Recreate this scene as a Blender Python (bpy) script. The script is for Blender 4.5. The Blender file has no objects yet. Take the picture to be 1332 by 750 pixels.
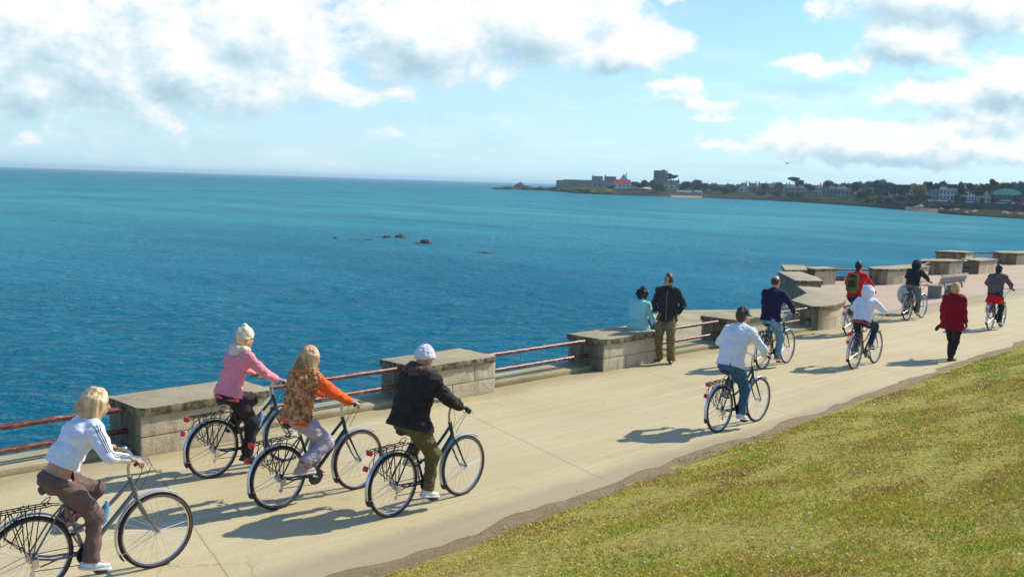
import bpy, bmesh, math, random
import numpy as np
from mathutils import Vector, Matrix
from mathutils.bvhtree import BVHTree
R = math.radians
rng = np.random.default_rng(7)
random.seed(7)
scn = bpy.context.scene
COL = scn.collection
V3 = lambda *a: np.array(a, float)

# ------------------------------------------------------------------ camera
CAMH = 3.6
FPX = 1300.0
PIT = math.atan(138.5/1300); ROLL = math.atan(20/650); DIR = R(43.5)
FW = np.array([math.cos(DIR), math.sin(DIR), 0]); RT = np.array([math.sin(DIR), -math.cos(DIR), 0]); UP = V3(0, 0, 1)
def make_camera():
    f = FW*math.cos(PIT) - UP*math.sin(PIT); u = FW*math.sin(PIT) + UP*math.cos(PIT)
    c, s = math.cos(ROLL), math.sin(ROLL)
    r2 = RT*c + u*s; u2 = -RT*s + u*c
    cam = bpy.data.cameras.new('camera'); o = bpy.data.objects.new('camera', cam); COL.objects.link(o)
    m = Matrix(((r2[0], u2[0], -f[0], 0), (r2[1], u2[1], -f[1], 0), (r2[2], u2[2], -f[2], CAMH), (0, 0, 0, 1)))
    o.matrix_world = m
    cam.lens = 36*FPX/1332; cam.sensor_width = 36; cam.clip_start = .1; cam.clip_end = 60000
    scn.camera = o
make_camera()
def bearing(px, dist, z):
    """world point at horizontal distance dist along the compass bearing of column px, height z"""
    y = dist; x = (px-666)/FPX*dist*1.0
    p = FW*y + RT*x
    return np.array([p[0], p[1], z])
def hor(px): return 216 + .0308*px
def zat(px, py, dist): return CAMH + (hor(px)-py)/FPX*dist

# ------------------------------------------------------------------ materials
MATS = {}
def lin(c):
    return tuple((x/12.92 if x <= .04045 else ((x+.055)/1.055)**2.4) for x in c)
def mat(name, col, rough=.7, metal=0., var=.12, scale=8., bump=0., bscale=None, col2=None, stretch=(1, 1, 1), spec=.5, coords='Object', thr=None, sheen=0):
    if name in MATS: return MATS[name]
    m = bpy.data.materials.new(name); m.use_nodes = True; nt = m.node_tree; N = nt.nodes; L = nt.links
    b = N['Principled BSDF']; b.inputs['Roughness'].default_value = rough; b.inputs['Metallic'].default_value = metal
    b.inputs['Specular IOR Level'].default_value = spec
    if sheen: b.inputs['Sheen Weight'].default_value = sheen
    tc = N.new('ShaderNodeTexCoord'); mp = N.new('ShaderNodeMapping'); mp.inputs['Scale'].default_value = stretch
    L.new(tc.outputs[coords], mp.inputs[0])
    nz = N.new('ShaderNodeTexNoise'); nz.inputs['Scale'].default_value = scale; nz.inputs['Detail'].default_value = 6; nz.inputs['Roughness'].default_value = .62
    L.new(mp.outputs[0], nz.inputs['Vector'])
    cr = N.new('ShaderNodeValToRGB')
    a = [max(0, x*(1-var)) for x in col]; c2 = col2 or [min(1, x*(1+var)) for x in col]
    lo, hi = thr or (.32, .68)
    cr.color_ramp.elements[0].position = lo; cr.color_ramp.elements[1].position = hi
    cr.color_ramp.elements[0].color = (*a, 1); cr.color_ramp.elements[1].color = (*c2, 1)
    L.new(nz.outputs['Fac'], cr.inputs[0]); L.new(cr.outputs[0], b.inputs['Base Color'])
    if bump:
        n2 = N.new('ShaderNodeTexNoise'); n2.inputs['Scale'].default_value = bscale or scale*3; n2.inputs['Detail'].default_value = 5
        L.new(mp.outputs[0], n2.inputs['Vector'])
        bp = N.new('ShaderNodeBump'); bp.inputs['Strength'].default_value = 1; bp.inputs['Distance'].default_value = bump
        L.new(n2.outputs['Fac'], bp.inputs['Height']); L.new(bp.outputs[0], b.inputs['Normal'])
    MATS[name] = m
    return m

def ramp(N, L, src, stops):
    cr = N.new('ShaderNodeValToRGB'); e = cr.color_ramp.elements
    while len(e) < len(stops): e.new(.5)
    for i, (p, c) in enumerate(stops): e[i].position = p; e[i].color = (*c, 1) if len(c) == 3 else c
    L.new(src, cr.inputs[0]); return cr.outputs[0]
def noise(N, L, vec, scale, detail=5, rough=.6, dist=0):
    n = N.new('ShaderNodeTexNoise'); n.inputs['Scale'].default_value = scale; n.inputs['Detail'].default_value = detail
    n.inputs['Roughness'].default_value = rough; n.inputs['Distortion'].default_value = dist
    if vec is not None: L.new(vec, n.inputs['Vector'])
    return n.outputs['Fac']
def mapping(N, L, vec, scale=(1, 1, 1), rot=(0, 0, 0), loc=(0, 0, 0)):
    m = N.new('ShaderNodeMapping'); m.inputs['Scale'].default_value = scale; m.inputs['Rotation'].default_value = rot; m.inputs['Location'].default_value = loc
    L.new(vec, m.inputs[0]); return m.outputs[0]
def mixc(N, L, f, a, b, mode='MIX'):
    m = N.new('ShaderNodeMix'); m.data_type = 'RGBA'; m.blend_type = mode
    for s, v in ((m.inputs[0], f), (m.inputs[6], a), (m.inputs[7], b)):
        if hasattr(v, 'is_linked') or isinstance(v, bpy.types.NodeSocket): L.new(v, s)
        else: s.default_value = v if isinstance(v, (int, float)) else (*v, 1)[:4]
    return m.outputs[2]
def math_(N, L, op, a, b=None, c=None):
    m = N.new('ShaderNodeMath'); m.operation = op
    for s, v in zip(m.inputs, (a, b, c)):
        if v is None: continue
        if isinstance(v, bpy.types.NodeSocket): L.new(v, s)
        else: s.default_value = v
    return m.outputs[0]
def newmat(name):
    m = bpy.data.materials.new(name); m.use_nodes = True; MATS[name] = m
    return m, m.node_tree.nodes, m.node_tree.links, m.node_tree.nodes['Principled BSDF']
def addbump(N, L, b, h, dist):
    bp = N.new('ShaderNodeBump'); bp.inputs['Distance'].default_value = dist; bp.inputs['Strength'].default_value = 1
    L.new(h, bp.inputs['Height']); L.new(bp.outputs[0], b.inputs['Normal'])

def mat_path():
    m, N, L, b = newmat('concrete_path'); tc = N.new('ShaderNodeTexCoord').outputs['Object']
    n1 = noise(N, L, tc, .35, 6, .6); n2 = noise(N, L, mapping(N, L, tc, (.25, 1.6, 1)), 1.1, 6, .65, .4); n3 = noise(N, L, tc, 45, 4, .7)
    c = ramp(N, L, n1, [(.3, (.44, .355, .20)), (.5, (.53, .435, .255)), (.7, (.60, .50, .30))])
    c = mixc(N, L, ramp(N, L, n2, [(.44, (0, 0, 0)), (.72, (.55, .55, .55))]), c, (.40, .325, .19))
    c = mixc(N, L, .5, c, ramp(N, L, n3, [(.3, (.36, .29, .15)), (.7, (.62, .52, .285))]))
    # drips and patches
    vo = noise(N, L, tc, 2.2, 3, .5)
    c = mixc(N, L, ramp(N, L, vo, [(.66, (0, 0, 0)), (.74, (.35, .35, .35))]), c, (.28, .23, .14))
    vc = N.new('ShaderNodeTexVoronoi'); vc.feature = 'DISTANCE_TO_EDGE'; vc.inputs['Scale'].default_value = .42
    wv = N.new('ShaderNodeVectorMath'); wv.operation = 'MULTIPLY_ADD'; wn_ = N.new('ShaderNodeTexNoise'); wn_.inputs['Scale'].default_value = 1.7; wn_.inputs['Detail'].default_value = 5; L.new(tc, wn_.inputs['Vector']); L.new(wn_.outputs['Color'], wv.inputs[0]); wv.inputs[1].default_value = (.9, .9, 0); L.new(tc, wv.inputs[2]); L.new(wv.outputs[0], vc.inputs['Vector'])
    ck = math_(N, L, 'MULTIPLY', math_(N, L, 'LESS_THAN', vc.outputs['Distance'], .0035), ramp(N, L, noise(N, L, tc, .3, 2), [(.52, (0, 0, 0)), (.58, (1, 1, 1))]))
    c = mixc(N, L, math_(N, L, 'MULTIPLY', ck, .32), c, (.16, .12, .07))
    tr = noise(N, L, mapping(N, L, tc, (.10, 3.2, 1)), 1.6, 4, .6)
    c = mixc(N, L, ramp(N, L, tr, [(.50, (0, 0, 0)), (.66, (.42, .42, .42))]), c, (.60, .50, .31))
    sp_ = noise(N, L, tc, 7, 5, .7)
    c = mixc(N, L, ramp(N, L, sp_, [(.63, (0, 0, 0)), (.70, (.4, .4, .4))]), c, (.27, .21, .12))
    spy = N.new('ShaderNodeSeparateXYZ'); L.new(tc, spy.inputs[0]); damp = math_(N, L, 'MULTIPLY', math_(N, L, 'SUBTRACT', math_(N, L, 'ADD', spy.outputs[1], noise(N, L, tc, 1.5, 5)), 11.8), 1.3)
    c = mixc(N, L, ramp(N, L, damp, [(.0, (0, 0, 0)), (.7, (.6, .6, .6))]), c, (.30, .235, .12))
    # expansion joints cut across the slab
    sp = N.new('ShaderNodeSeparateXYZ'); L.new(tc, sp.inputs[0])
    s = math_(N, L, 'SUBTRACT', sp.outputs[0], math_(N, L, 'MULTIPLY', sp.outputs[1], .305))
    s = math_(N, L, 'SUBTRACT', s, 7.28)
    s = math_(N, L, 'ADD', s, math_(N, L, 'MULTIPLY', noise(N, L, tc, .8, 2), .05))
    fr = math_(N, L, 'PINGPONG', s, 2.525)
    ln = math_(N, L, 'LESS_THAN', fr, .010)
    yl = math_(N, L, 'ABSOLUTE', math_(N, L, 'SUBTRACT', sp.outputs[1], 9.35))
    ln2 = math_(N, L, 'LESS_THAN', yl, .012)
    ln2 = math_(N, L, 'MULTIPLY', ln2, ramp(N, L, noise(N, L, tc, .5, 1), [(.48, (0, 0, 0)), (.52, (1, 1, 1))]))
    c = mixc(N, L, math_(N, L, 'MULTIPLY', ln, .5), c, (.20, .16, .095))
    c = mixc(N, L, math_(N, L, 'MULTIPLY', ln2, .5), c, (.65, .58, .42))
    # dusty darker margin by the grass
    w = math_(N, L, 'ADD', sp.outputs[1], math_(N, L, 'MULTIPLY', noise(N, L, tc, 1.2, 5), -.35))
    c = mixc(N, L, ramp(N, L, math_(N, L, 'MULTIPLY', math_(N, L, 'SUBTRACT', 7.75, w), 2.2), [(.5, (0, 0, 0)), (1., (.6, .6, .6))]), c, (.31, .25, .16))
    L.new(c, b.inputs['Base Color']); b.inputs['Roughness'].default_value = .85; b.inputs['Specular IOR Level'].default_value = .25
    addbump(N, L, b, math_(N, L, 'SUBTRACT', noise(N, L, tc, 60, 5, .7), math_(N, L, 'MULTIPLY', ln, 2)), .004)
    return m
def mat_pink():
    m, N, L, b = newmat('pink_paving'); tc = N.new('ShaderNodeTexCoord').outputs['Object']
    n1 = noise(N, L, tc, .5, 6, .65); n3 = noise(N, L, tc, 30, 4, .7)
    c = ramp(N, L, n1, [(.3, (.41, .275, .17)), (.55, (.49, .345, .22)), (.75, (.54, .41, .27))])
    c = mixc(N, L, .35, c, ramp(N, L, n3, [(.3, (.33, .23, .16)), (.7, (.55, .40, .3))]))
    L.new(c, b.inputs['Base Color']); b.inputs['Roughness'].default_value = .9
    addbump(N, L, b, n3, .004); return m
def mat_stone():
    m, N, L, b = newmat('granite_masonry'); tc = N.new('ShaderNodeTexCoord').outputs['Object']
    big = noise(N, L, tc, 2.3, 5, .6); fine = noise(N, L, tc, 55, 4, .75); mid = noise(N, L, tc, 9, 5, .7)
    c = ramp(N, L, big, [(.3, (.48, .40, .25)), (.5, (.60, .52, .34)), (.7, (.64, .56, .40))])
    c = mixc(N, L, .55, c, ramp(N, L, fine, [(.36, (.22, .17, .10)), (.5, (.50, .43, .29)), (.66, (.76, .68, .52))]))
    c = mixc(N, L, ramp(N, L, noise(N, L, tc, 3.1, 3), [(.6, (0, 0, 0)), (.72, (.35, .35, .35))]), c, (.36, .2, .13))
    st_ = noise(N, L, mapping(N, L, tc, (4, 4, .5)), 1.3, 6, .7); c = mixc(N, L, ramp(N, L, st_, [(.50, (0, 0, 0)), (.70, (.5, .5, .5))]), c, (.17, .135, .075))
    g = N.new('ShaderNodeNewGeometry'); sn = N.new('ShaderNodeSeparateXYZ'); L.new(g.outputs['True Normal'], sn.inputs[0])   # faces turned from the sun: shade painted into the colour, mixed with stain streaks
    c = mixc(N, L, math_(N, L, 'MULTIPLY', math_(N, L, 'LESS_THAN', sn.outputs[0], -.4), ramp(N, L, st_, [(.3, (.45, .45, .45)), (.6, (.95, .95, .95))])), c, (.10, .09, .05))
    L.new(c, b.inputs['Base Color']); b.inputs['Roughness'].default_value = .9
    addbump(N, L, b, math_(N, L, 'ADD', mid, math_(N, L, 'MULTIPLY', fine, .6)), .016); return m
def mat_coping():
    m, N, L, b = newmat('weathered_coping'); tc = N.new('ShaderNodeTexCoord').outputs['Object']
    big = noise(N, L, tc, 1.7, 5, .6); fine = noise(N, L, tc, 70, 3, .7)
    c = ramp(N, L, big, [(.3, (.31, .245, .13)), (.5, (.39, .32, .18)), (.72, (.45, .375, .22))])
    c = mixc(N, L, .35, c, ramp(N, L, fine, [(.35, (.13, .11, .07)), (.65, (.5, .44, .3))]))
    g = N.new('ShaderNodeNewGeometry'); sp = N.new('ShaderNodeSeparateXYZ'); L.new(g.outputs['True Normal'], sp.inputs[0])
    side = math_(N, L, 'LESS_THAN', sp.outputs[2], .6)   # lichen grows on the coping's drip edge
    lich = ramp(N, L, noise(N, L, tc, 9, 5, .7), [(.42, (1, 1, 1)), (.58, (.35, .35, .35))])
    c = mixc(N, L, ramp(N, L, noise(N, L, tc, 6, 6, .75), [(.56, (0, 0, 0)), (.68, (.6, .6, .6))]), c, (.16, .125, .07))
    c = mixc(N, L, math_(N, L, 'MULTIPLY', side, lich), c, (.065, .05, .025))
    L.new(c, b.inputs['Base Color']); b.inputs['Roughness'].default_value = .92
    addbump(N, L, b, math_(N, L, 'ADD', noise(N, L, tc, 12, 5), math_(N, L, 'MULTIPLY', fine, .5)), .012); return m
def mat_rail():
    m, N, L, b = newmat('rusty_painted_rail'); tc = N.new('ShaderNodeTexCoord').outputs['Object']
    v = mapping(N, L, tc, (1, 2.5, 2.5)); n = noise(N, L, v, 9, 6, .75)
    c = ramp(N, L, n, [(.34, (.035, .012, .009)), (.45, (.10, .028, .018)), (.54, (.20, .055, .035)), (.60, (.28, .12, .09)), (.66, (.50, .40, .36))])
    L.new(c, b.inputs['Base Color']); b.inputs['Roughness'].default_value = .33
    addbump(N, L, b, n, .006); return m
def mat_terrace():
    return mat('terrace_concrete', (.34, .29, .13), .9, var=.25, scale=1.2, col2=(.44, .38, .22), bump=.01, bscale=25)
def mat_dirt():
    m, N, L, b = newmat('bare_dirt'); tc = N.new('ShaderNodeTexCoord').outputs['Object']
    n = noise(N, L, tc, 3, 6, .7); f = noise(N, L, tc, 60, 5, .8)
    c = ramp(N, L, n, [(.3, (.21, .135, .06)), (.55, (.31, .215, .10)), (.75, (.42, .31, .15))])
    c = mixc(N, L, .5, c, ramp(N, L, f, [(.35, (.12, .08, .04)), (.65, (.46, .35, .19))]))
    L.new(c, b.inputs['Base Color']); b.inputs['Roughness'].default_value = .95
    addbump(N, L, b, f, .02); return m
def mat_turf():
    m, N, L, b = newmat('turf_soil'); tc = N.new('ShaderNodeTexCoord').outputs['Object']
    n = noise(N, L, mapping(N, L, tc, (.55, 1.3, 1), (0, 0, -.5)), 1.1, 7, .68); f = noise(N, L, tc, 13, 6, .85)
    c = ramp(N, L, n, [(.34, (.40, .26, .11)), (.5, (.46, .36, .09)), (.66, (.42, .37, .07))])
    c = mixc(N, L, .65, c, ramp(N, L, f, [(.36, (.13, .10, .035)), (.47, (.34, .32, .06)), (.55, (.50, .43, .10)), (.66, (.66, .54, .22))]))
    L.new(c, b.inputs['Base Color']); b.inputs['Roughness'].default_value = .95; b.inputs['Specular IOR Level'].default_value = .1
    addbump(N, L, b, f, .04); return m
def mat_attr(name, rough=.7, trans=0):
    m, N, L, b = newmat(name); a = N.new('ShaderNodeAttribute'); a.attribute_name = 'col'
    L.new(a.outputs['Color'], b.inputs['Base Color']); b.inputs['Roughness'].default_value = rough; b.inputs['Specular IOR Level'].default_value = .2
    return m
def mat_sea():
    m, N, L, b = newmat('sea_water'); tc = N.new('ShaderNodeTexCoord').outputs['Object']
    # distance offshore measured from the promenade (real depth colour, banks and weed beds)
    sp = N.new('ShaderNodeSeparateXYZ'); L.new(tc, sp.inputs[0])
    dist = math_(N, L, 'ADD', math_(N, L, 'MULTIPLY', sp.outputs[1], .82), math_(N, L, 'MULTIPLY', sp.outputs[0], .57))
    nz = noise(N, L, mapping(N, L, tc, (.012, .012, .012)), 1, 5, .55)
    dist = math_(N, L, 'MULTIPLY', dist, math_(N, L, 'ADD', .62, math_(N, L, 'MULTIPLY', nz, .76)))
    lg = math_(N, L, 'DIVIDE', math_(N, L, 'LOGARITHM', math_(N, L, 'MAXIMUM', dist, 1.), 10), 4.2)
    base = ramp(N, L, lg, [(.28, (.012, .205, .30)), (.38, (.018, .25, .38)), (.455, (.032, .285, .43)), (.51, (.048, .33, .435)), (.56, (.062, .365, .425)), (.62, (.036, .30, .375)), (.70, (.012, .225, .28)), (.82, (.004, .15, .195)), (.93, (.003, .13, .165)), (1, (.01, .20, .21))])
    pat = ramp(N, L, noise(N, L, mapping(N, L, tc, (.05, .014, 1), (0, 0, .72)), 1, 5, .6), [(.36, (.84, .84, .87)), (.64, (1.14, 1.13, 1.08))])
    base = mixc(N, L, 1., base, pat, 'MULTIPLY')
    
    v1 = mapping(N, L, tc, (1, 1, 1), (0, 0, .85), (3, 2, 0))
    w0 = noise(N, L, mapping(N, L, v1, (.06, .17, 1)), 1, 3, .5)
    w1 = noise(N, L, mapping(N, L, v1, (.7, 1.7, 1)), 1, 4, .62, .5)
    w2 = noise(N, L, mapping(N, L, v1, (2.2, 4.6, 1)), 1, 5, .72, .6)
    h = math_(N, L, 'ADD', math_(N, L, 'MULTIPLY', w0, .5), math_(N, L, 'ADD', math_(N, L, 'MULTIPLY', w1, .62), math_(N, L, 'MULTIPLY', w2, .48)))
    bp = N.new('ShaderNodeBump'); bp.inputs['Distance'].default_value = 1.5; bp.inputs['Strength'].default_value = 1; L.new(h, bp.inputs['Height'])
    df = N.new('ShaderNodeBsdfDiffuse'); gl = N.new('ShaderNodeBsdfGlossy'); fr = N.new('ShaderNodeFresnel'); fr.inputs['IOR'].default_value = 1.33; gl.inputs['Roughness'].default_value = .09
    L.new(base, df.inputs['Color']); N.remove(b)
    for x in (df, gl, fr): L.new(bp.outputs[0], x.inputs['Normal'])
    mx = N.new('ShaderNodeMixShader'); L.new(math_(N, L, 'MINIMUM', math_(N, L, 'MULTIPLY', fr.outputs[0], .9), .5), mx.inputs[0]); L.new(df.outputs[0], mx.inputs[1]); L.new(gl.outputs[0], mx.inputs[2]); L.new(mx.outputs[0], N['Material Output'].inputs[0])
    return m

# ------------------------------------------------------------------ mesh builder
class MB:
    def __init__(s): s.v = []; s.f = []; s.m = []
    def add(s, vs, fs, mi=0):
        o = len(s.v); s.v.extend([tuple(map(float, x)) for x in vs]); s.f.extend([tuple(i+o for i in f) for f in fs]); s.m.extend([mi]*len(fs)); return s
    def box(s, c, sz, rot=None, mi=0, taper=1.):
        h = np.array(sz)/2; vs = []
        for dz in (-1, 1):
            k = taper if dz > 0 else 1
            for dx, dy in ((-1, -1), (1, -1), (1, 1), (-1, 1)): vs.append((dx*h[0]*k, dy*h[1]*k, dz*h[2]))
        vs = np.array(vs)
        if rot is not None: vs = vs @ np.array(rot).T
        return s.add(vs+np.array(c), [(3, 2, 1, 0), (4, 5, 6, 7), (0, 1, 5, 4), (1, 2, 6, 5), (2, 3, 7, 6), (3, 0, 4, 7)], mi)
    def prism(s, poly, z0, z1, mi=0, top=None):
        n = len(poly); top = top or poly
        vs = [(p[0], p[1], z0) for p in poly]+[(p[0], p[1], z1) for p in top]
        fs = [tuple(range(n-1, -1, -1)), tuple(range(n, 2*n))]+[(i, (i+1) % n, n+(i+1) % n, n+i) for i in range(n)]
        return s.add(vs, fs, mi)
    def tube(s, pts, r, n=8, closed=False, mi=0, flat=None, caps=True):
        P = np.array(pts, float); k = len(P); r = np.full(k, r) if np.isscalar(r) else np.array(r)
        T = np.zeros_like(P)
        if closed: T = np.roll(P, -1, 0)-np.roll(P, 1, 0)
        else: T[1:-1] = P[2:]-P[:-2]; T[0] = P[1]-P[0]; T[-1] = P[-1]-P[-2]
        T /= np.linalg.norm(T, axis=1)[:, None]+1e-12
        a = V3(0, 0, 1) if abs(T[0][2]) < .9 else V3(0, 1, 0)
        if closed or flat is not None: a = V3(0, 1, 0) if flat is None else np.array(flat[0], float)
        u = a-T[0]*a.dot(T[0]); u /= np.linalg.norm(u); vs = []
        for i in range(k):
            u = u-T[i]*u.dot(T[i]); u /= np.linalg.norm(u)+1e-12; w = np.cross(T[i], u)
            fu, fw = (1, 1) if flat is None else flat[1]
            for j in range(n):
                t = 2*math.pi*j/n; vs.append(P[i]+r[i]*(fu*math.cos(t)*u+fw*math.sin(t)*w))
        fs = []
        for i in range(k if closed else k-1):
            i2 = (i+1) % k
            for j in range(n): fs.append((i*n+j, i*n+(j+1) % n, i2*n+(j+1) % n, i2*n+j))
        if not closed and caps: fs += [tuple(range(n-1, -1, -1)), tuple(range((k-1)*n, k*n))]
        return s.add(vs, fs, mi)
    def ring(s, c, R0, r, n=40, m=8, axis='y', mi=0, flat=(1, 1), a0=0, a1=None):
        full = a1 is None; a1 = 2*math.pi if full else a1; k = n if full else n+1
        pts = [(c[0]+R0*math.cos(a0+(a1-a0)*i/n), c[1], c[2]+R0*math.sin(a0+(a1-a0)*i/n)) for i in range(k)]
        return s.tube(pts, r, m, closed=full, mi=mi, flat=((0, 1, 0), flat))
    def cyl(s, a, b, r, n=16, mi=0, r2=None): return s.tube([a, b], [r, r if r2 is None else r2], n, mi=mi)
    def ball(s, c, r, n=10, mi=0, rot=None):
        r = np.array([r]*3 if np.isscalar(r) else r, float); vs = []; fs = []
        for i in range(n+1):
            t = math.pi*i/n
            for j in range(2*n):
                p = math.pi*j/n; vs.append((math.sin(t)*math.cos(p), math.sin(t)*math.sin(p), math.cos(t)))
        for i in range(n):
            for j in range(2*n): fs.append((i*2*n+j, (i+1)*2*n+j, (i+1)*2*n+(j+1) % (2*n), i*2*n+(j+1) % (2*n)))
        vs = np.array(vs)*r
        if rot is not None: vs = vs @ np.array(rot).T
        return s.add(vs+np.array(c), fs, mi)
    def build(s, name, mats, parent=None, smooth=True, bevel=0, loc=None, subdiv=0):
        me = bpy.data.meshes.new(name); me.from_pydata(s.v, [], s.f); me.update()
        if not isinstance(mats, (list, tuple)): mats = [mats]
        for m in mats: me.materials.append(m)
        me.polygons.foreach_set('material_index', s.m)
        if bevel or subdiv or smooth == 'auto' or True:
            bm = bmesh.new(); bm.from_mesh(me)
            if bevel:
                es = [e for e in bm.edges if len(e.link_faces) == 2 and e.calc_face_angle(0) > .6]
                bmesh.ops.bevel(bm, geom=es, offset=bevel, segments=2, affect='EDGES', profile=.6)
            bmesh.ops.recalc_face_normals(bm, faces=bm.faces)
            if smooth:
                for f in bm.faces: f.smooth = True
                for e in bm.edges:
                    if len(e.link_faces) == 2 and e.calc_face_angle(0) > R(38): e.smooth = False
            bm.to_mesh(me); bm.free()
        return link(name, me, parent, loc)
def link(name, me, parent=None, loc=None):
    o = bpy.data.objects.new(name, me); COL.objects.link(o)
    if parent: o.parent = parent
    if loc is not None: o.location = loc
    return o
def empty(name, loc=(0, 0, 0), rz=0, label=None, cat=None, group=None):
    o = bpy.data.objects.new(name, None); o.empty_display_size = .2; COL.objects.link(o); o.location = loc; o.rotation_euler = (0, 0, rz)
    return tag(o, label, cat, group)
def tag(o, label=None, cat=None, group=None, kind=None):
    if label: o['label'] = label
    if cat: o['category'] = cat
    if group: o['group'] = group
    if kind: o['kind'] = kind
    return o
def copy_tree(o, parent=None):
    c = o.copy(); COL.objects.link(c); c.parent = parent
    for ch in o.children: copy_tree(ch, c)
    return c
def npmesh(name, V, F, mats, cols=None, smooth=False):
    """V (n,3), F (m,k) all faces with the same number of corners"""
    V = np.ascontiguousarray(V, np.float32); F = np.ascontiguousarray(F, np.int32)
    me = bpy.data.meshes.new(name); n, k = F.shape
    me.vertices.add(len(V)); me.vertices.foreach_set('co', V.ravel())
    me.loops.add(n*k); me.loops.foreach_set('vertex_index', F.ravel())
    me.polygons.add(n); me.polygons.foreach_set('loop_start', np.arange(n, dtype=np.int32)*k)
    try: me.polygons.foreach_set('loop_total', np.full(n, k, np.int32))
    except Exception: pass
    me.polygons.foreach_set('use_smooth', np.full(n, smooth))
    me.update(calc_edges=True)
    if cols is not None:
        a = me.color_attributes.new('col', 'FLOAT_COLOR', 'POINT'); a.data.foreach_set('color', np.ascontiguousarray(cols, np.float32).ravel())
    for m in (mats if isinstance(mats, (list, tuple)) else [mats]): me.materials.append(m)
    return me

# ------------------------------------------------------------------ implicit surfaces
LAT = np.random.default_rng(3).random((32, 32, 32)).astype(np.float32)
def vnoise(X, Y, Z):
    xi = np.floor(X).astype(int); yi = np.floor(Y).astype(int); zi = np.floor(Z).astype(int)
    fx = X-xi; fy = Y-yi; fz = Z-zi; fx = fx*fx*(3-2*fx); fy = fy*fy*(3-2*fy); fz = fz*fz*(3-2*fz)
    g = lambda a, b, c: LAT[(xi+a) & 31, (yi+b) & 31, (zi+c) & 31]
    x0 = g(0, 0, 0)*(1-fx)+g(1, 0, 0)*fx; x1 = g(0, 1, 0)*(1-fx)+g(1, 1, 0)*fx
    x2 = g(0, 0, 1)*(1-fx)+g(1, 0, 1)*fx; x3 = g(0, 1, 1)*(1-fx)+g(1, 1, 1)*fx
    return (x0*(1-fy)+x1*fy)*(1-fz)+(x2*(1-fy)+x3*fy)*fz-.5
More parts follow.
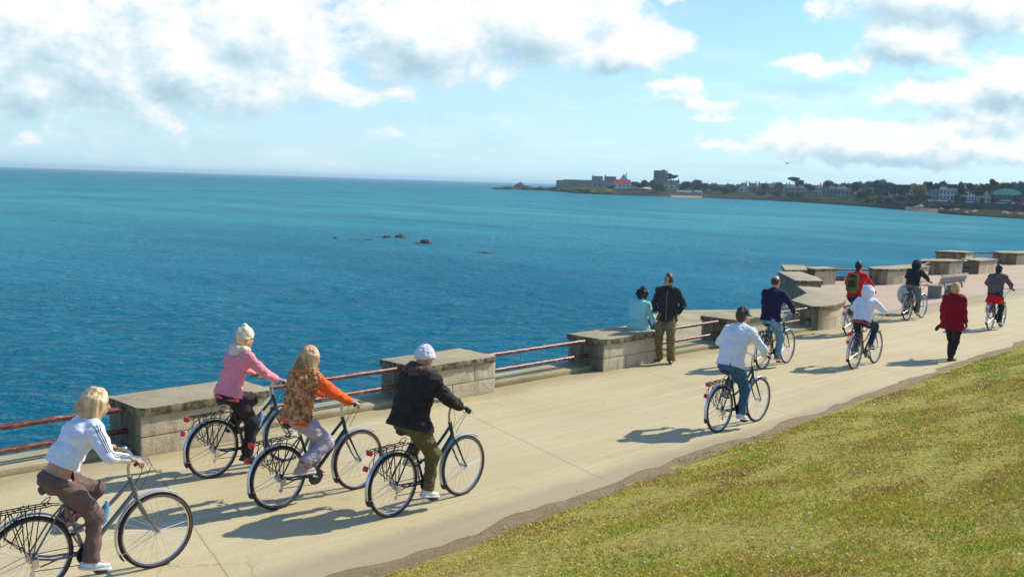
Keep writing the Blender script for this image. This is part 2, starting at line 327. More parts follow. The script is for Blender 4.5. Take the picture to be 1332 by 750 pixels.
class SDF:
    def __init__(s, lo, hi, h):
        s.lo = np.array(lo, float); s.h = h; s.n = np.ceil((np.array(hi)-s.lo)/h).astype(int)+1
        s.d = np.full(tuple(s.n), .5, np.float32)
    def win(s, lo, hi):
        a = np.clip(np.floor((np.array(lo)-s.lo)/s.h).astype(int), 0, s.n-1); b = np.clip(np.ceil((np.array(hi)-s.lo)/s.h).astype(int)+1, 1, s.n)
        sl = tuple(slice(a[i], b[i]) for i in range(3))
        g = np.meshgrid(*[s.lo[i]+s.h*np.arange(a[i], b[i]) for i in range(3)], indexing='ij')
        return sl, np.stack(g, -1)
    def comb(s, sl, dn, k, op):
        a = s.d[sl]
        if a.size == 0: return
        if op == 'u':
            t = np.clip(.5+.5*(a-dn)/k, 0, 1); s.d[sl] = a*(1-t)+dn*t-k*t*(1-t)
        elif op == 's':
            dn = -dn; t = np.clip(.5-.5*(a-dn)/k, 0, 1); s.d[sl] = a*(1-t)+dn*t+k*t*(1-t)
    def cone(s, a, b, ra, rb=None, k=.02, side=None, f=1., op='u'):
        a = np.array(a, float); b = np.array(b, float); rb = ra if rb is None else rb; pad = max(ra, rb)*f+k*2+s.h*2
        sl, P = s.win(np.minimum(a, b)-pad, np.maximum(a, b)+pad)
        q = P-a; ba = b-a
        if side is not None and f != 1:
            sd = np.array(side, float); sd = sd/np.linalg.norm(sd); q = q-(q@sd)[..., None]*sd*(1-1/f); ba = ba-ba.dot(sd)*sd*(1-1/f)
        t = np.clip((q@ba)/max(ba.dot(ba), 1e-9), 0, 1); d = np.linalg.norm(q-t[..., None]*ba, axis=-1)-(ra+(rb-ra)*t)
        s.comb(sl, d.astype(np.float32), k, op); return s
    def ell(s, c, r, ax=None, k=.02, op='u'):
        c = np.array(c, float); r = np.array(r, float); pad = r.max()+k*2+s.h*2
        sl, P = s.win(c-pad, c+pad); q = P-c
        if ax is not None: q = q@np.array(ax).T
        k0 = np.linalg.norm(q/r, axis=-1); k1 = np.linalg.norm(q/(r*r), axis=-1)+1e-9
        s.comb(sl, (k0*(k0-1)/k1).astype(np.float32), k, op); return s
    def cut(s, p, n, k=.004):
        """remove everything on the side the normal points to"""
        n = np.array(n, float); n /= np.linalg.norm(n); sl, P = s.win(s.lo, s.lo+s.h*s.n)
        d = ((P-np.array(p))@n).astype(np.float32); s.d = np.maximum(s.d, d[:s.n[0], :s.n[1], :s.n[2]]); return s
    def creases(s, amp, freq, st=(1, 1, 1), seed=0):
        m = np.abs(s.d) < .05; I = np.nonzero(m); P = s.lo+s.h*np.stack(I, -1); W_ = vnoise(P[:, 0]*5+seed, P[:, 1]*5, P[:, 2]*5)*.9
        t = vnoise(P[:, 0]*freq*st[0]+W_+seed*5.1, P[:, 1]*freq*st[1]+W_, P[:, 2]*freq*st[2]+W_*1.5+seed); s.d[I] += (amp*(np.clip(1-np.abs(t)*7, 0, 1)**1.5)).astype(np.float32); return s
    def rough(s, amp, freq, st=(1, 1, 1), seed=0, oct=2, mask=None):
        m = np.abs(s.d) < .06; I = np.nonzero(m); P = s.lo+s.h*np.stack(I, -1)
        t = 0
        for o in range(oct): t = t+vnoise(P[:, 0]*freq*st[0]*2**o+seed*7.3, P[:, 1]*freq*st[1]*2**o+seed*3.1, P[:, 2]*freq*st[2]*2**o+seed)/2**o
        if mask is not None: t = t*mask(P)
        s.d[I] += (amp*t).astype(np.float32); return s
    def mesh(s):
        d = s.d.copy(); d[0] = d[-1] = 1; d[:, 0] = d[:, -1] = 1; d[:, :, 0] = d[:, :, -1] = 1
        S = d < 0; c = sum(S[i:S.shape[0]-1+i, j:S.shape[1]-1+j, k:S.shape[2]-1+k].astype(np.int8) for i in (0, 1) for j in (0, 1) for k in (0, 1))
        act = (c > 0) & (c < 8); I, J, K = np.nonzero(act); idx = -np.ones(act.shape, int); idx[I, J, K] = np.arange(len(I))
        acc = np.zeros((len(I), 3)); cnt = np.zeros(len(I)); cor = [(i, j, k) for i in (0, 1) for j in (0, 1) for k in (0, 1)]
        for p in cor:
            for ax in range(3):
                if p[ax]: continue
                q = list(p); q[ax] = 1
                d0 = d[I+p[0], J+p[1], K+p[2]]; d1 = d[I+q[0], J+q[1], K+q[2]]; m = (d0 < 0) != (d1 < 0)
                t = d0[m]/(d0[m]-d1[m]); pos = np.tile(np.array(p, float), (m.sum(), 1)); pos[:, ax] = t; acc[m] += pos; cnt[m] += 1
        V = s.lo+s.h*(np.stack([I, J, K], -1)+acc/np.maximum(cnt, 1)[:, None]); Q = []
        for ax in range(3):
            a = [slice(1, -1)]*3; b = [slice(1, -1)]*3; a[ax] = slice(0, -1); b[ax] = slice(1, None)
            m = S[tuple(a)] != S[tuple(b)]; p = [x.copy() for x in np.nonzero(m)]
            for t in range(3):
                if t != ax: p[t] += 1
            u, w = (ax+1) % 3, (ax+2) % 3
            def cell(du, dw):
                q = [x.copy() for x in p]; q[u] -= 1-du; q[w] -= 1-dw; return idx[q[0], q[1], q[2]]
            quad = np.stack([cell(0, 0), cell(1, 0), cell(1, 1), cell(0, 1)], -1); ins = S[p[0], p[1], p[2]]
            quad[~ins] = quad[~ins][:, ::-1]; Q.append(quad)
        Q = np.concatenate(Q); Q = Q[(Q >= 0).all(1)]
        return V, Q
def sdf_obj(name, fields, m, parent, org):
    Vs = []; Qs = []; o = 0
    for f in (fields if isinstance(fields, list) else [fields]):
        V, Q = f.mesh()
        if len(V): Vs.append(V); Qs.append(Q+o); o += len(V)
    if not Vs: return None
    return link(name, npmesh(name, np.concatenate(Vs)-np.array(org), np.concatenate(Qs), m, smooth=True), parent)

# ------------------------------------------------------------------ people
SKIN = lambda: mat('skin', (.50, .27, .18), .5, var=.1, scale=12)
def nrm(v): v = np.array(v, float); return v/(np.linalg.norm(v)+1e-12)
def ik(a, c, l1, l2, pole):
    a, c = np.array(a, float), np.array(c, float); d = c-a; D = np.linalg.norm(d); D2 = min(D, (l1+l2)*.998); u = d/D
    c = a+u*D2; x = (l1*l1-l2*l2+D2*D2)/(2*D2); y = math.sqrt(max(l1*l1-x*x, 0)); p = np.array(pole, float); p = nrm(p-u*p.dot(u))
    return a+u*x+p*y, c
def hand_field(w, fwd, down, side, curl, h, glove=False):
    """palm, four unequal fingers bent at two knuckles and a thumb leaving the side of the palm"""
    w = np.array(w, float); fwd = nrm(fwd); down = nrm(down-fwd*np.dot(down, fwd)); side = nrm(side-fwd*np.dot(side, fwd)-down*np.dot(side, down))
    F = SDF(w-.17, w+.17, h); g = .0015 if glove else 0
    F.cone(w-fwd*.03, w+fwd*.02, .025, .024, .01, side, 1.15)
    F.cone(w+fwd*.025+side*.01, w+fwd*.078+side*.012, .0135+g, .0125+g, .012, side, 2.2)
    F.cone(w+fwd*.025-side*.012, w+fwd*.072-side*.018, .0135+g, .011+g, .012, side, 1.6)
    for i, (off, sc) in enumerate(((.030, .95), (.010, 1.05), (-.011, .98), (-.030, .78))):
        p = w+fwd*(.083-.006*abs(i-1))+side*off; ang = 0
        for j, (L, c, r) in enumerate(((.040, .45, .0092), (.026, .95, .0083), (.020, .75, .0074))):
            ang += curl*c; dr = fwd*math.cos(ang)+down*math.sin(ang); q = p+dr*L*sc
            F.cone(p, q, r+g, r*.94+g, .004); p = q
    p = w+fwd*.026+side*.026; q = p+nrm(fwd*.7+side*.75+down*.35)*.038; F.cone(p, q, .0125+g, .0108+g, .008)
    r = q+nrm(fwd*.9+side*.05+down*(.5*curl+.1))*.030; F.cone(q, r, .0105+g, .0088+g, .004)
    return F
def make_person(o, J, st, h):
    """J: joints in the person's own frame; st: clothing. Body is one mesh, clothes and hair are children."""
    A = lambda k: np.array(J[k], float)
    pel, chest, neck, head = A('pelvis'), A('chest'), A('neck'), A('head'); waist = A('waist') if 'waist' in J else (pel+chest)/2
    hf, hu = nrm(J['hf']), nrm(J['hu']); hs = np.cross(hu, hf); hf = np.cross(hs, hu); AX = np.array([hf, hs, hu])
    lat = nrm(J['lat']); plat = nrm(J.get('plat', J['lat'])); w = st.get('w', 1.)
    S = st.get('hs', 1.)    # head scale
    pts = np.array([J[k] for k in J if len(np.shape(J[k])) == 1 and k not in ('hf', 'hu', 'lat', 'plat', 'footL', 'footR', 'gL', 'gR', 'seat_back')])
    lo = pts.min(0)-.24; hi = pts.max(0)+.24; org = np.zeros(3)
    # ---- body
    B = SDF(lo, hi, h)
    B.ell(head+hu*.015*S, V3(.098, .078, .108)*S, AX, .01).ell(head+hf*.03-hu*.045, V3(.066, .058, .066)*S, AX, .03)
    B.cone(head+hf*.062-hu*.085, head+hf*.058-hu*.088, .026, .026, .03)
    B.cone(head+hf*.092+hu*.002, head+hf*.112-hu*.032, .008, .0135, .008).ell(head+hf*.085-hu*.062, V3(.017, .026, .011), AX, .008)
    for sg in (-1, 1):
        B.ell(head+hs*sg*.079*S-hu*.012-hf*.008, V3(.022, .009, .032), AX, .006)
        B.ell(head+hf*.098*S+hs*sg*.031+hu*.012, V3(.014, .019, .012), AX, .01, 's')
    B.cone(head-hu*.05-hf*.012, neck, .056*w, .064*w, .02)
    B.cone(pel, waist, .105*w, .092*w, .04, plat, 1.4).cone(waist, chest, .092*w, .105*w, .04, lat, 1.42).cone(A('shL'), A('shR'), .055*w, .055*w, .05)
    for s in 'LR':
        B.cone(A('sh'+s), A('el'+s), .046, .038, .02).cone(A('el'+s), A('wr'+s), .038, .026, .012)
        B.cone(A('hip'+s), A('kn'+s), .075*w, .052, .03).cone(A('kn'+s), A('an'+s), .052, .036, .012)
        B.cone(A('an'+s), A('an'+s)+nrm(A('foot'+s))*.13-V3(0, 0, .045), .034, .028, .01)
    fl = [B]; hh = min(h*.55, .0075)
    for s in 'LR':
        if s in st.get('hide_hands', ''): continue
        fw, dn, sd = J['g'+s]; fl.append(hand_field(A('wr'+s), fw, dn, sd, st.get('curl', 1.), hh, st.get('gloves')))
    if st.get('gloves'):
        sdf_obj('body', fl[:1], SKIN(), o, org); sdf_obj('glove', fl[1:], st['gloves'], o, org)
    else: sdf_obj('body', fl, SKIN(), o, org)
    dark = mat('eye_dark', (.03, .02, .015), .2, var=0); lipm = mat('lip', (.38, .14, .11), .5, var=0)
    if not st.get('noface'):
        for sg in (-1, 1):
            MB().ball(head+hf*.0865*S+hs*sg*.031+hu*.008, .0095, 6).build('eye', dark, o)
            MB().tube([head+hf*.095+hs*sg*.018+hu*.03, head+hf*.097+hs*sg*.034+hu*.034, head+hf*.086+hs*sg*.05+hu*.028], .004, 6).build('eyebrow', st.get('browm', dark), o)
        MB().ball(head+hf*.099-hu*.062, (.006, .021, .006), 6, rot=AX.T).build('mouth', lipm, o)
    # ---- trousers
    T = SDF(lo, hi, h); e = st.get('leg', .012); tw = w
    T.ell(pel+V3(0, 0, .0), V3(.135, .178, .125)*tw, np.array([np.cross(plat, UP)*1, plat, UP]), .03)
    T.cone(pel, pel+(waist-pel)*.75, .118*tw, .104*tw, .04, plat, 1.42)
    cuff = st.get('cuff', .0)
    for s in 'LR':
        hp, kn, an = A('hip'+s), A('kn'+s), A('an'+s); hem = an+(kn-an)*st.get('hem', -.04)
        T.cone(hp, hp+(kn-hp)*.35, .094*tw+e*.4, .087*tw+e, .035).cone(hp+(kn-hp)*.35, kn, .087*tw+e, .062+e, .03)
        T.cone(kn, hem, .06+e, .048+e+cuff, .03)
        if J.get('seat_back') is not None: T.ell(pel+nrm(J['seat_back'])*.045+plat*(.06 if s == 'L' else -.06)-V3(0, 0, .03), (.088*tw,)*3, None, .04)
    T.rough(.018*st.get('fold', 1), 7.5, (1, 1, 1.7), 2).rough(.010*st.get('fold', 1), 24, (1, 1, 1.3), 5).creases(.011, 6, (1, 1, 1.7), 3).creases(.007, 12, (1, 1, 1.5), 7)
    hemL = {}
    for s in 'LR':   # flat trouser hems
        kn, an = A('kn'+s), A('an'+s); d = nrm(an-kn); hem = an+(kn-an)*st.get('hem', -.04); sl, P = T.win(hem-.16, hem+.16)
        q = (P-hem); dd = q@d; rad = np.linalg.norm(q-dd[..., None]*d, axis=-1)
        T.d[sl] = np.where((rad < .13) & (dd > -.03), np.maximum(T.d[sl], (dd).astype(np.float32)), T.d[sl])
    top = pel+(waist-pel)*st.get('rise', .6); sl, P = T.win(lo, hi); q = P[:T.n[0], :T.n[1], :T.n[2]]-top; na = nrm(waist-pel); fa = nrm(np.cross(plat, UP)); T.d = np.where((q@fa < .10) & (q@na > 0) | (np.linalg.norm(q, axis=-1) > 9), np.maximum(T.d, (q@na).astype(np.float32)), T.d)
    sdf_obj('trousers', T, st['trousers'], o, org)
    # ---- jacket
    K = SDF(lo, hi, h); j = st.get('fit', .02); ax = nrm(chest-waist); ax2 = nrm(waist-pel); drop = st.get('drop', .0)
    lowp = pel-ax2*drop
    K.cone(lowp, waist, .116*w+j+st.get('flare', .010), .098*w+j, .04, plat, 1.42).cone(waist, chest, .098*w+j, .112*w+j, .05, lat, 1.42)
    shm = (A('shL')+A('shR'))/2
    K.cone(chest, shm, .112*w+j, .085*w+j, .05, lat, 1.5).cone(A('shL'), A('shR'), .06*w+j*.8, .06*w+j*.8, .045).cone(shm, neck, .085+j, .062, .05)
    belly = st.get('belly', 0)
    if belly: K.ell(waist+nrm(np.cross(lat, ax))*-belly*0+nrm(np.cross(lat, ax))*.05, (.12+j, .15+j, .15), None, .06)
    sl_m = st.get('sleeves')
    def sleeve(F, s, e):
        sh, el, wr = A('sh'+s), A('el'+s), A('wr'+s); end = wr+(el-wr)*.03
        F.cone(sh, sh+(el-sh)*.5, .060*w+e, .053+e, .04).cone(sh+(el-sh)*.5, el, .053+e, .046+e, .02).cone(el, end, .046+e, .033+e*.8, .02)
    ee = st.get('sleeve_fit', j*.55)
    if not sl_m:
        for s in 'LR': sleeve(K, s, ee)
    amp = st.get('wrinkle', .026)*.75
    K.rough(amp, 8, (1, 1, 1.6), 1).rough(amp*.45, 21, (1, 1, 1.5), 3)
    if not st.get('fur'): K.creases(.011, 5.5, (1, 1, 1.5), 2).creases(.007, 10, (1, .7, 1.4), 6)
    if st.get('fur'): K.rough(st['fur'], 30, (1, 1, .6), 8, 2)
    K.cut(lowp, -ax2+np.array(st.get('hemtilt', (0, 0, 0))))
    if not sl_m:
        for s in 'LR':
            el, wr = A('el'+s), A('wr'+s); d = nrm(wr-el); end = wr+(el-wr)*.03; sl, P = K.win(end-.14, end+.14); q = P-end; dd = q@d
            rad = np.linalg.norm(q-dd[..., None]*d, axis=-1); K.d[sl] = np.where((rad < .075) & (dd > -.02), np.maximum(K.d[sl], dd.astype(np.float32)), K.d[sl])
    K.cone(neck-(head-neck)*.0, neck+(head-neck)*.5, .05, .05, .006, op='s')
    jo = sdf_obj('jacket', K, st['jacket'], o, org)
    if sl_m:
        for s in 'LR':
            F = SDF(lo, hi, h); sleeve(F, s, ee); F.rough(amp, 8, (1, 1, 1.6), 1).rough(amp*.5, 22, (1, 1, 1.5), 3); sdf_obj('sleeve', F, sl_m, o, org)
    if st.get('under'):    # shirt tail showing below the jacket
        m_, d_ = st['under']; U = SDF(lo, hi, h); U.cone(lowp-ax2*d_, waist, .116*w+j*.7+.010, .09*w, .04, plat, 1.42); U.rough(.018, 9); U.cut(lowp-ax2*d_, -ax2); sdf_obj('shirt_tail', U, m_, o, org)
    if st.get('collar'):
        C_ = SDF(neck-.18, neck+.18, h*.8); ca = nrm(head-hu*.02-neck); C_.cone(neck-ca*.02, neck+ca*.045, .078, .07, .01); C_.cone(neck-ca*.06, neck+ca*.12, .058, .058, .006, op='s'); C_.rough(.01, 14); sdf_obj('collar', C_, st.get('collar_m', st['jacket']), o, org)
    bk = -nrm(np.cross(lat, nrm(neck-chest)))
    if np.dot(bk, nrm(np.cross(lat, UP))) > 0: bk = -bk
    if st.get('hood'):     # hood lying on the shoulders
        H_ = SDF(neck-.3, neck+.3, h)
        for a in np.linspace(-2.3, 2.3, 9):
            q = neck+bk*(.035+.075*math.cos(a))+lat*.115*math.sin(a)+UP*(.012-.02*math.cos(a)); H_.ell(q, (st['hood'],)*3, None, .03)
        H_.ell(neck+bk*.12-UP*.06, (.06, .09, .07), None, .04); H_.rough(st.get('hoodrough', .02), 16, seed=4, oct=3); sdf_obj('hood', H_, st.get('hood_m', st['jacket']), o, org)
    if st.get('zip'):
        bv = BVHTree.FromPolygons([v.co[:] for v in jo.data.vertices], [p.vertices[:] for p in jo.data.polygons]); fo = nrm(np.cross(lat, nrm(neck-pel))); P = []
        for u_ in np.linspace(-.12, .93, 24):
            c_ = pel+(neck-pel)*u_; hit = bv.ray_cast(Vector(c_+fo*.5+lat*.012), Vector(-fo), .6)
            if hit[0] is not None: P.append(np.array(hit[0])+fo*.001)
        if len(P) > 3: MB().tube(P, .008, 6).build('zip', st['zip'], o)
        V_ = neck+fo*.055-UP*.03; MB().ball(V_, (.045, .05, .055), 8).build('shirt_collar', st['zip'], o)
    if st.get('stripes'):  # three dark bands sewn down the outside of each sleeve
        bv = BVHTree.FromObject(jo, bpy.context.evaluated_depsgraph_get()) if False else BVHTree.FromPolygons([v.co[:] for v in jo.data.vertices], [p.vertices[:] for p in jo.data.polygons])
        for s, sg in (('L', 1), ('R', -1)):
            mb = MB(); sh, el, wr = A('sh'+s), A('el'+s), A('wr'+s)
            for kk in (-1, 0, 1):
                P = []
                for t in np.linspace(.0, .97, 30):
                    c = sh+(el-sh)*t*2 if t < .5 else el+(wr-el)*(t*2-1); d = nrm(el-sh) if t < .5 else nrm(wr-el)
                    out = nrm(lat*sg+UP*.55); out = nrm(out-d*out.dot(d)); sd = np.cross(d, out); o_ = nrm(out+sd*kk*.27)
                    hit = bv.ray_cast(Vector(c+o_*.25), Vector(-o_), .3)
                    if hit[0] is not None: P.append(np.array(hit[0])+o_*.0008)
                if len(P) > 3: mb.tube(P, .0036, 5)
            mb.build('sleeve_stripes', st['stripes'], o)
    # ---- shoes
    for s in 'LR':
        an = A('an'+s); fd = nrm(A('foot'+s)); up = nrm(UP-fd*fd[2]) if abs(fd[2]) < .95 else nrm(np.cross(np.cross(fd, UP), fd)); sd = np.cross(up, fd)
        sole = an-up*.075; F = SDF(an-.27, an+.27, min(h, .009))
        F.cone(an-up*.045-fd*.045, an-up*.045+fd*.04, .040, .038, .02, sd, 1.0).cone(an-up*.045+fd*.04, sole+fd*.155+up*.024, .038, .026, .025, sd, 1.35).cone(an-up*.03, an+up*.03, .043, .045, .02)
        F.rough(.006, 25); F.cut(sole, -up); F.cone(an, an+up*.1, .034, .036, .004, op='s'); sh_o = sdf_obj('shoe', F, st['shoes'], o, org)
        G = SDF(an-.27, an+.27, min(h, .009)); G.cone(sole-fd*.05, sole+fd*.15, .045, .045, .02, sd, 1.0); G.cut(sole+up*.012, up); G.cut(sole-up*.014, -up); so = sdf_obj('sole', G, st.get('sole', mat('shoe_sole', (.6, .6, .58), .7)), sh_o, org)
    # ---- hair and hats
    for kind, m_ in st['hair']:
        F = SDF(head-.36, head+.30, min(h, .009)); c = head+hu*.018
        if kind in ('bob', 'long', 'short', 'curly', 'crop'):
            r = {'bob': (.118, .098, .125), 'long': (.114, .094, .122), 'short': (.108, .088, .118), 'curly': (.130, .112, .132), 'crop': (.109, .091, .121)}[kind]
            F.ell(c-hf*.014, np.array(r)*S, AX, .01)
            if kind == 'bob':
                for a in np.linspace(-2.0, 2.0, 13):
                    q = c-hf*(.0+.075*math.cos(a))+hs*.088*math.sin(a); F.cone(q, q-hu*(.135+.02*math.sin(a*5))-hf*.012+hs*.012*math.sin(a), .042, .020, .03)
                F.cone(c-hf*.09-hu*.08, c-hf*.135-hu*.135, .025, .008, .02)
            if kind == 'long':
                for a in np.linspace(-1.9, 1.9, 13):
                    q = c-hf*(.0+.07*math.cos(a))+hs*.082*math.sin(a); F.cone(q, q-hu*(.235+.03*math.sin(a*4))-hf*.035+hs*.03*math.sin(a), .038, .024, .03)
            if kind in ('short', 'curly'): F.cone(c-hf*.05, neck+(head-neck)*.45-hf*.03, .07, .05 if kind == 'short' else .07, .03)
            st_ = (1, 1, .35) if kind in ('bob', 'long') else (1, 1, 1)
            F.rough(.05 if kind == 'curly' else .010 if kind in ('bob', 'long') else .018, 16 if kind != 'curly' else 22, st_, 5, 3)
            if kind in ('bob', 'long'): F.rough(.016, 46, (1, 1, .10), 6, 2)
            F.ell(head+hf*.105-hu*.025, V3(.085, .066, .105)*S, AX, .015, 's')
            if kind == 'crop':
                F.cut(head-hu*.055, -hu)
        if kind == 'fringe':      # hair left round the sides of a balding head
            F.ell(c-hf*.012, V3(.104, .085, .108)*S, AX, .01); F.rough(.012, 24); F.ell(head+hf*.11, V3(.11, .09, .14), AX, .01, 's'); F.ell(c+hu*.11, V3(.13, .085, .085), AX, .01, 's'); F.cut(head-hu*.06, -hu)
        if kind == 'beanie':
            F.ell(c+hu*.018-hf*.005, V3(.117, .098, .13)*S, AX, .01)
            for a in np.linspace(0, 2*math.pi, 17)[:-1]: F.ell(c+hf*.098*math.cos(a)+hs*.082*math.sin(a)+hu*.012, (.025,)*3, None, .02)
            F.rough(.012, 14).rough(.010, 60, (1, 1, .3), 3); F.cut(c-hu*.012, -hu+hf*.12)
        if kind == 'cap':
            F.ell(c+hu*.012-hf*.003, V3(.111, .092, .118)*S, AX, .01); F.cut(c+hu*.0, -hu); F.rough(.006, 20)
            F2 = SDF(head-.30, head+.30, min(h, .009)); F2.cone(c+hf*.07+hu*.012, c+hf*.165-hu*.004, .008, .007, .006, hs, 8.5); sdf_obj('cap_visor', F2, m_, o, org)
        if kind == 'bobble':
            F.ell(c+hu*.018-hf*.008, V3(.115, .098, .128)*S, AX, .01); F.rough(.02, 22, (1, 1, 1), 3, 3); F.cut(c-hu*.02, -hu+hf*.15)
            F.ell(c+hu*.135-hf*.02, (.035,)*3, None, .01)
        if kind == 'hoodup':
            F.ell(c-hf*.012, V3(.135, .118, .145)*S, AX, .01); F.cone(c-hf*.04-hu*.03, neck-hf*.02, .115, .105, .05); F.rough(.022, 10, (1, 1, 1.4), 3)
            F.ell(head+hf*.12-hu*.01, V3(.085, .075, .11), AX, .02, 's')
        if kind in ('bob', 'long') and h < .01:
            rs = random.Random(int(abs(head[0])*1000)); mb = MB()
            for _ in range(150):
                a = rs.uniform(-2.1, 2.1); z = rs.uniform(-.06, .10); dn = .20 if kind == 'bob' else .30
                q = c-hf*(.012+.112*math.cos(a)*math.sqrt(max(0, 1-(z/.13)**2)))+hs*.096*math.sin(a)*math.sqrt(max(0, 1-(z/.13)**2))+hu*z; od = nrm(-hf*math.cos(a)+hs*math.sin(a)); k_ = rs.uniform(.0, .03); l_ = dn*rs.uniform(.5, 1)*(.7+z*3)
                mb.tube([q, q-hu*l_*.4+od*(.012+k_*.4), q-hu*l_*.75+od*(.010+k_)-hf*.012, q-hu*l_+od*(.006+k_*1.5)-hf*.022+hs*rs.uniform(-.015, .015)], [.0022, .0024, .002, .0008], 3)
            mb.build('hair_strands', m_, o, smooth=False)
        nm = {'beanie': 'knitted_hat', 'bobble': 'knitted_hat', 'cap': 'cap', 'hoodup': 'hood'}.get(kind, 'hair')
        sdf_obj(nm, F, m_, o, org)

# ------------------------------------------------------------------ bicycles
BLK = lambda: mat('black_metal', (.02, .02, .022), .4, var=.2, scale=20)
SILV = lambda: mat('bare_aluminium', (.62, .63, .64), .28, .9, var=.1, scale=15)
RUB = lambda: mat('tyre_rubber', (.018, .017, .016), .8, var=.3, scale=30)
GUM = lambda: mat('tan_sidewall', (.16, .075, .045), .7, var=.2, scale=30)
WR, WB = .352, 1.08
def wheel(parent, x, name):
    w = empty(name, (x, 0, WR)); w.parent = parent
    mb = MB(); mb.ring((0, 0, 0), .334, .018, 56, 10, mi=0); mb.ring((0, .0145, 0), .3225, .0065, 56, 6, mi=1); mb.ring((0, -.0145, 0), .3225, .0065, 56, 6, mi=1)
    mb.build('tyre', [RUB(), GUM()], w)
    MB().ring((0, 0, 0), .309, .011, 56, 8, flat=(1.05, .75)).build('rim', SILV(), w)
    mb = MB(); mb.cyl((0, -.045, 0), (0, .045, 0), .014, 12); mb.cyl((0, -.032, 0), (0, -.028, 0), .026, 14); mb.cyl((0, .028, 0), (0, .032, 0), .026, 14); mb.cyl((0, -.062, 0), (0, .062, 0), .006, 8)
    mb.build('hub', SILV(), w)
    mb = MB()
    for i in range(32):
        a = 2*math.pi*i/32; s = 1 if i % 2 else -1; b = a+(.5 if (i//2) % 2 else -.5)
        mb.tube([(.025*math.cos(b), s*.03, .025*math.sin(b)), (.302*math.cos(a), s*.004, .302*math.sin(a))], .0011, 3, caps=False)
    mb.build('spokes', SILV(), w, smooth=False)
    if name == 'front_wheel':
        MB().tube([(.03, -.02, .0), (.30, -.006, .03)], .0035, 6).build('spoke_reflector', mat('white_reflector', (.75, .75, .72), .3, var=0), w)
    return w
def bike_proto(frame_m, name='bicycle'):
    b = empty(name)
    # frame
    bb = V3(.45, 0, .29); ra = V3(0, 0, WR); ht = V3(.845, 0, .885); hb = V3(.895, 0, .715); sc = V3(.275, 0, .78)
    mb = MB(); dt = hb+(ht-hb)*.18
    mb.tube([dt, dt+(bb-dt)*.5+V3(.0, 0, -.005), bb], .021, 10)
    tt = ht+(hb-ht)*.2; stp = bb+(sc-bb)*.45; mb.tube([tt, tt+(stp-tt)*.35+V3(0, 0, -.035), tt+(stp-tt)*.7+V3(0, 0, -.05), stp], [.018, .017, .016, .014], 10)
    mb.tube([bb, sc], .016, 10); mb.tube([hb, ht], .021, 12); mb.cyl(ht, ht+nrm(ht-hb)*.012, .025, 12); mb.cyl(hb, hb-nrm(ht-hb)*.012, .025, 12)
    mb.cyl(bb-V3(0, .036, 0), bb+V3(0, .036, 0), .024, 14)
    for s in (-1, 1):
        mb.tube([bb+V3(-.02, s*.03, 0), V3(.16, s*.045, .305), ra+V3(0, s*.058, 0)], [.012, .011, .009], 8)
        mb.tube([sc+V3(0, s*.012, -.03), V3(.17, s*.045, .62), ra+V3(0, s*.058, 0)], [.009, .009, .008], 8)
    mb.build('frame', frame_m, b)
    # fork
    mb = MB()
    for s in (-1, 1): mb.tube([hb+V3(.004, s*.02, -.02), hb+V3(.012, s*.052, -.06), V3(.955, s*.055, .56), V3(1.02, s*.055, .44), V3(WB, s*.055, WR)], [.014, .014, .012, .010, .008], 8)
    mb.build('fork', frame_m, b)
    # seat
    mb = MB(); mb.tube([sc-V3(0, 0, .02), V3(.235, 0, .885)], .0135, 10, mi=0); mb.cyl(sc, sc+V3(-.006, 0, .03), .019, 12, mi=0)
    mb.build('seat_post', SILV(), b)
    mb = MB(); prof = [(-.125, .075, .905), (-.10, .088, .922), (-.04, .082, .918), (.02, .045, .912), (.08, .026, .910), (.135, .016, .905)]
    pts = []
    for x, wd, z in prof:
        for a in np.linspace(0, 2*math.pi, 13)[:-1]: pts.append((.215+x, wd*math.cos(a), z+(.016 if math.sin(a) > 0 else .034)*math.sin(a)))
    fs = [(i*12+j, i*12+(j+1) % 12, (i+1)*12+(j+1) % 12, (i+1)*12+j) for i in range(5) for j in range(12)]+[tuple(range(11, -1, -1)), tuple(range(60, 72))]
    mb.add(pts, fs); mb.build('saddle', mat('black_saddle', (.018, .018, .02), .55), b)
    # stem, bars, grips, levers
    mb = MB(); mb.tube([ht+V3(0, 0, -.02), V3(.828, 0, .965), V3(.84, 0, 1.035), V3(.865, 0, 1.075)], [.014, .014, .015, .016], 10); mb.build('stem', SILV(), b)
    half = [(.865, 0, 1.075), (.878, .06, 1.080), (.880, .13, 1.09), (.865, .20, 1.10), (.84, .255, 1.100)]
    mb = MB(); mb.tube([(x, -y, z) for x, y, z in half[::-1]]+half[1:], .0115, 8); hbar = mb.build('handlebar', SILV(), b)
    for s in (-1, 1):
        MB().tube([(.84, s*.255, 1.10), (.795, s*.30, 1.095), (.76, s*.332, 1.092)], .0165, 10).build('grip', BLK(), hbar)
        mb = MB(); mb.tube([(.865, s*.225, 1.095), (.90, s*.26, 1.07), (.88, s*.31, 1.06), (.85, s*.335, 1.055)], [.008, .006, .005, .005], 6); mb.box((.865, s*.215, 1.092), (.035, .03, .03)); mb.build('brake_lever', SILV(), hbar)
    MB().ball((.845, .12, 1.125), (.025, .025, .018), 8).build('bell', SILV(), hbar)
    mb = MB()
    mb.tube([(.83, -.21, 1.09), (.93, -.20, 1.09), (.99, -.12, 1.0), (.97, -.04, .86), (.925, -.02, .76)], .003, 5)
    mb.tube([(.83, .21, 1.09), (.92, .20, 1.10), (1.0, .10, 1.02), (.96, .03, .90), (.90, .025, .80)], .003, 5)
    mb.tube([(.82, -.22, 1.08), (.89, -.18, 1.02), (.91, -.08, .93), (.86, -.03, .82)], .003, 5); mb.build('brake_cables', BLK(), b)
    # wheels
    wheel(b, 0, 'rear_wheel'); wheel(b, WB, 'front_wheel')
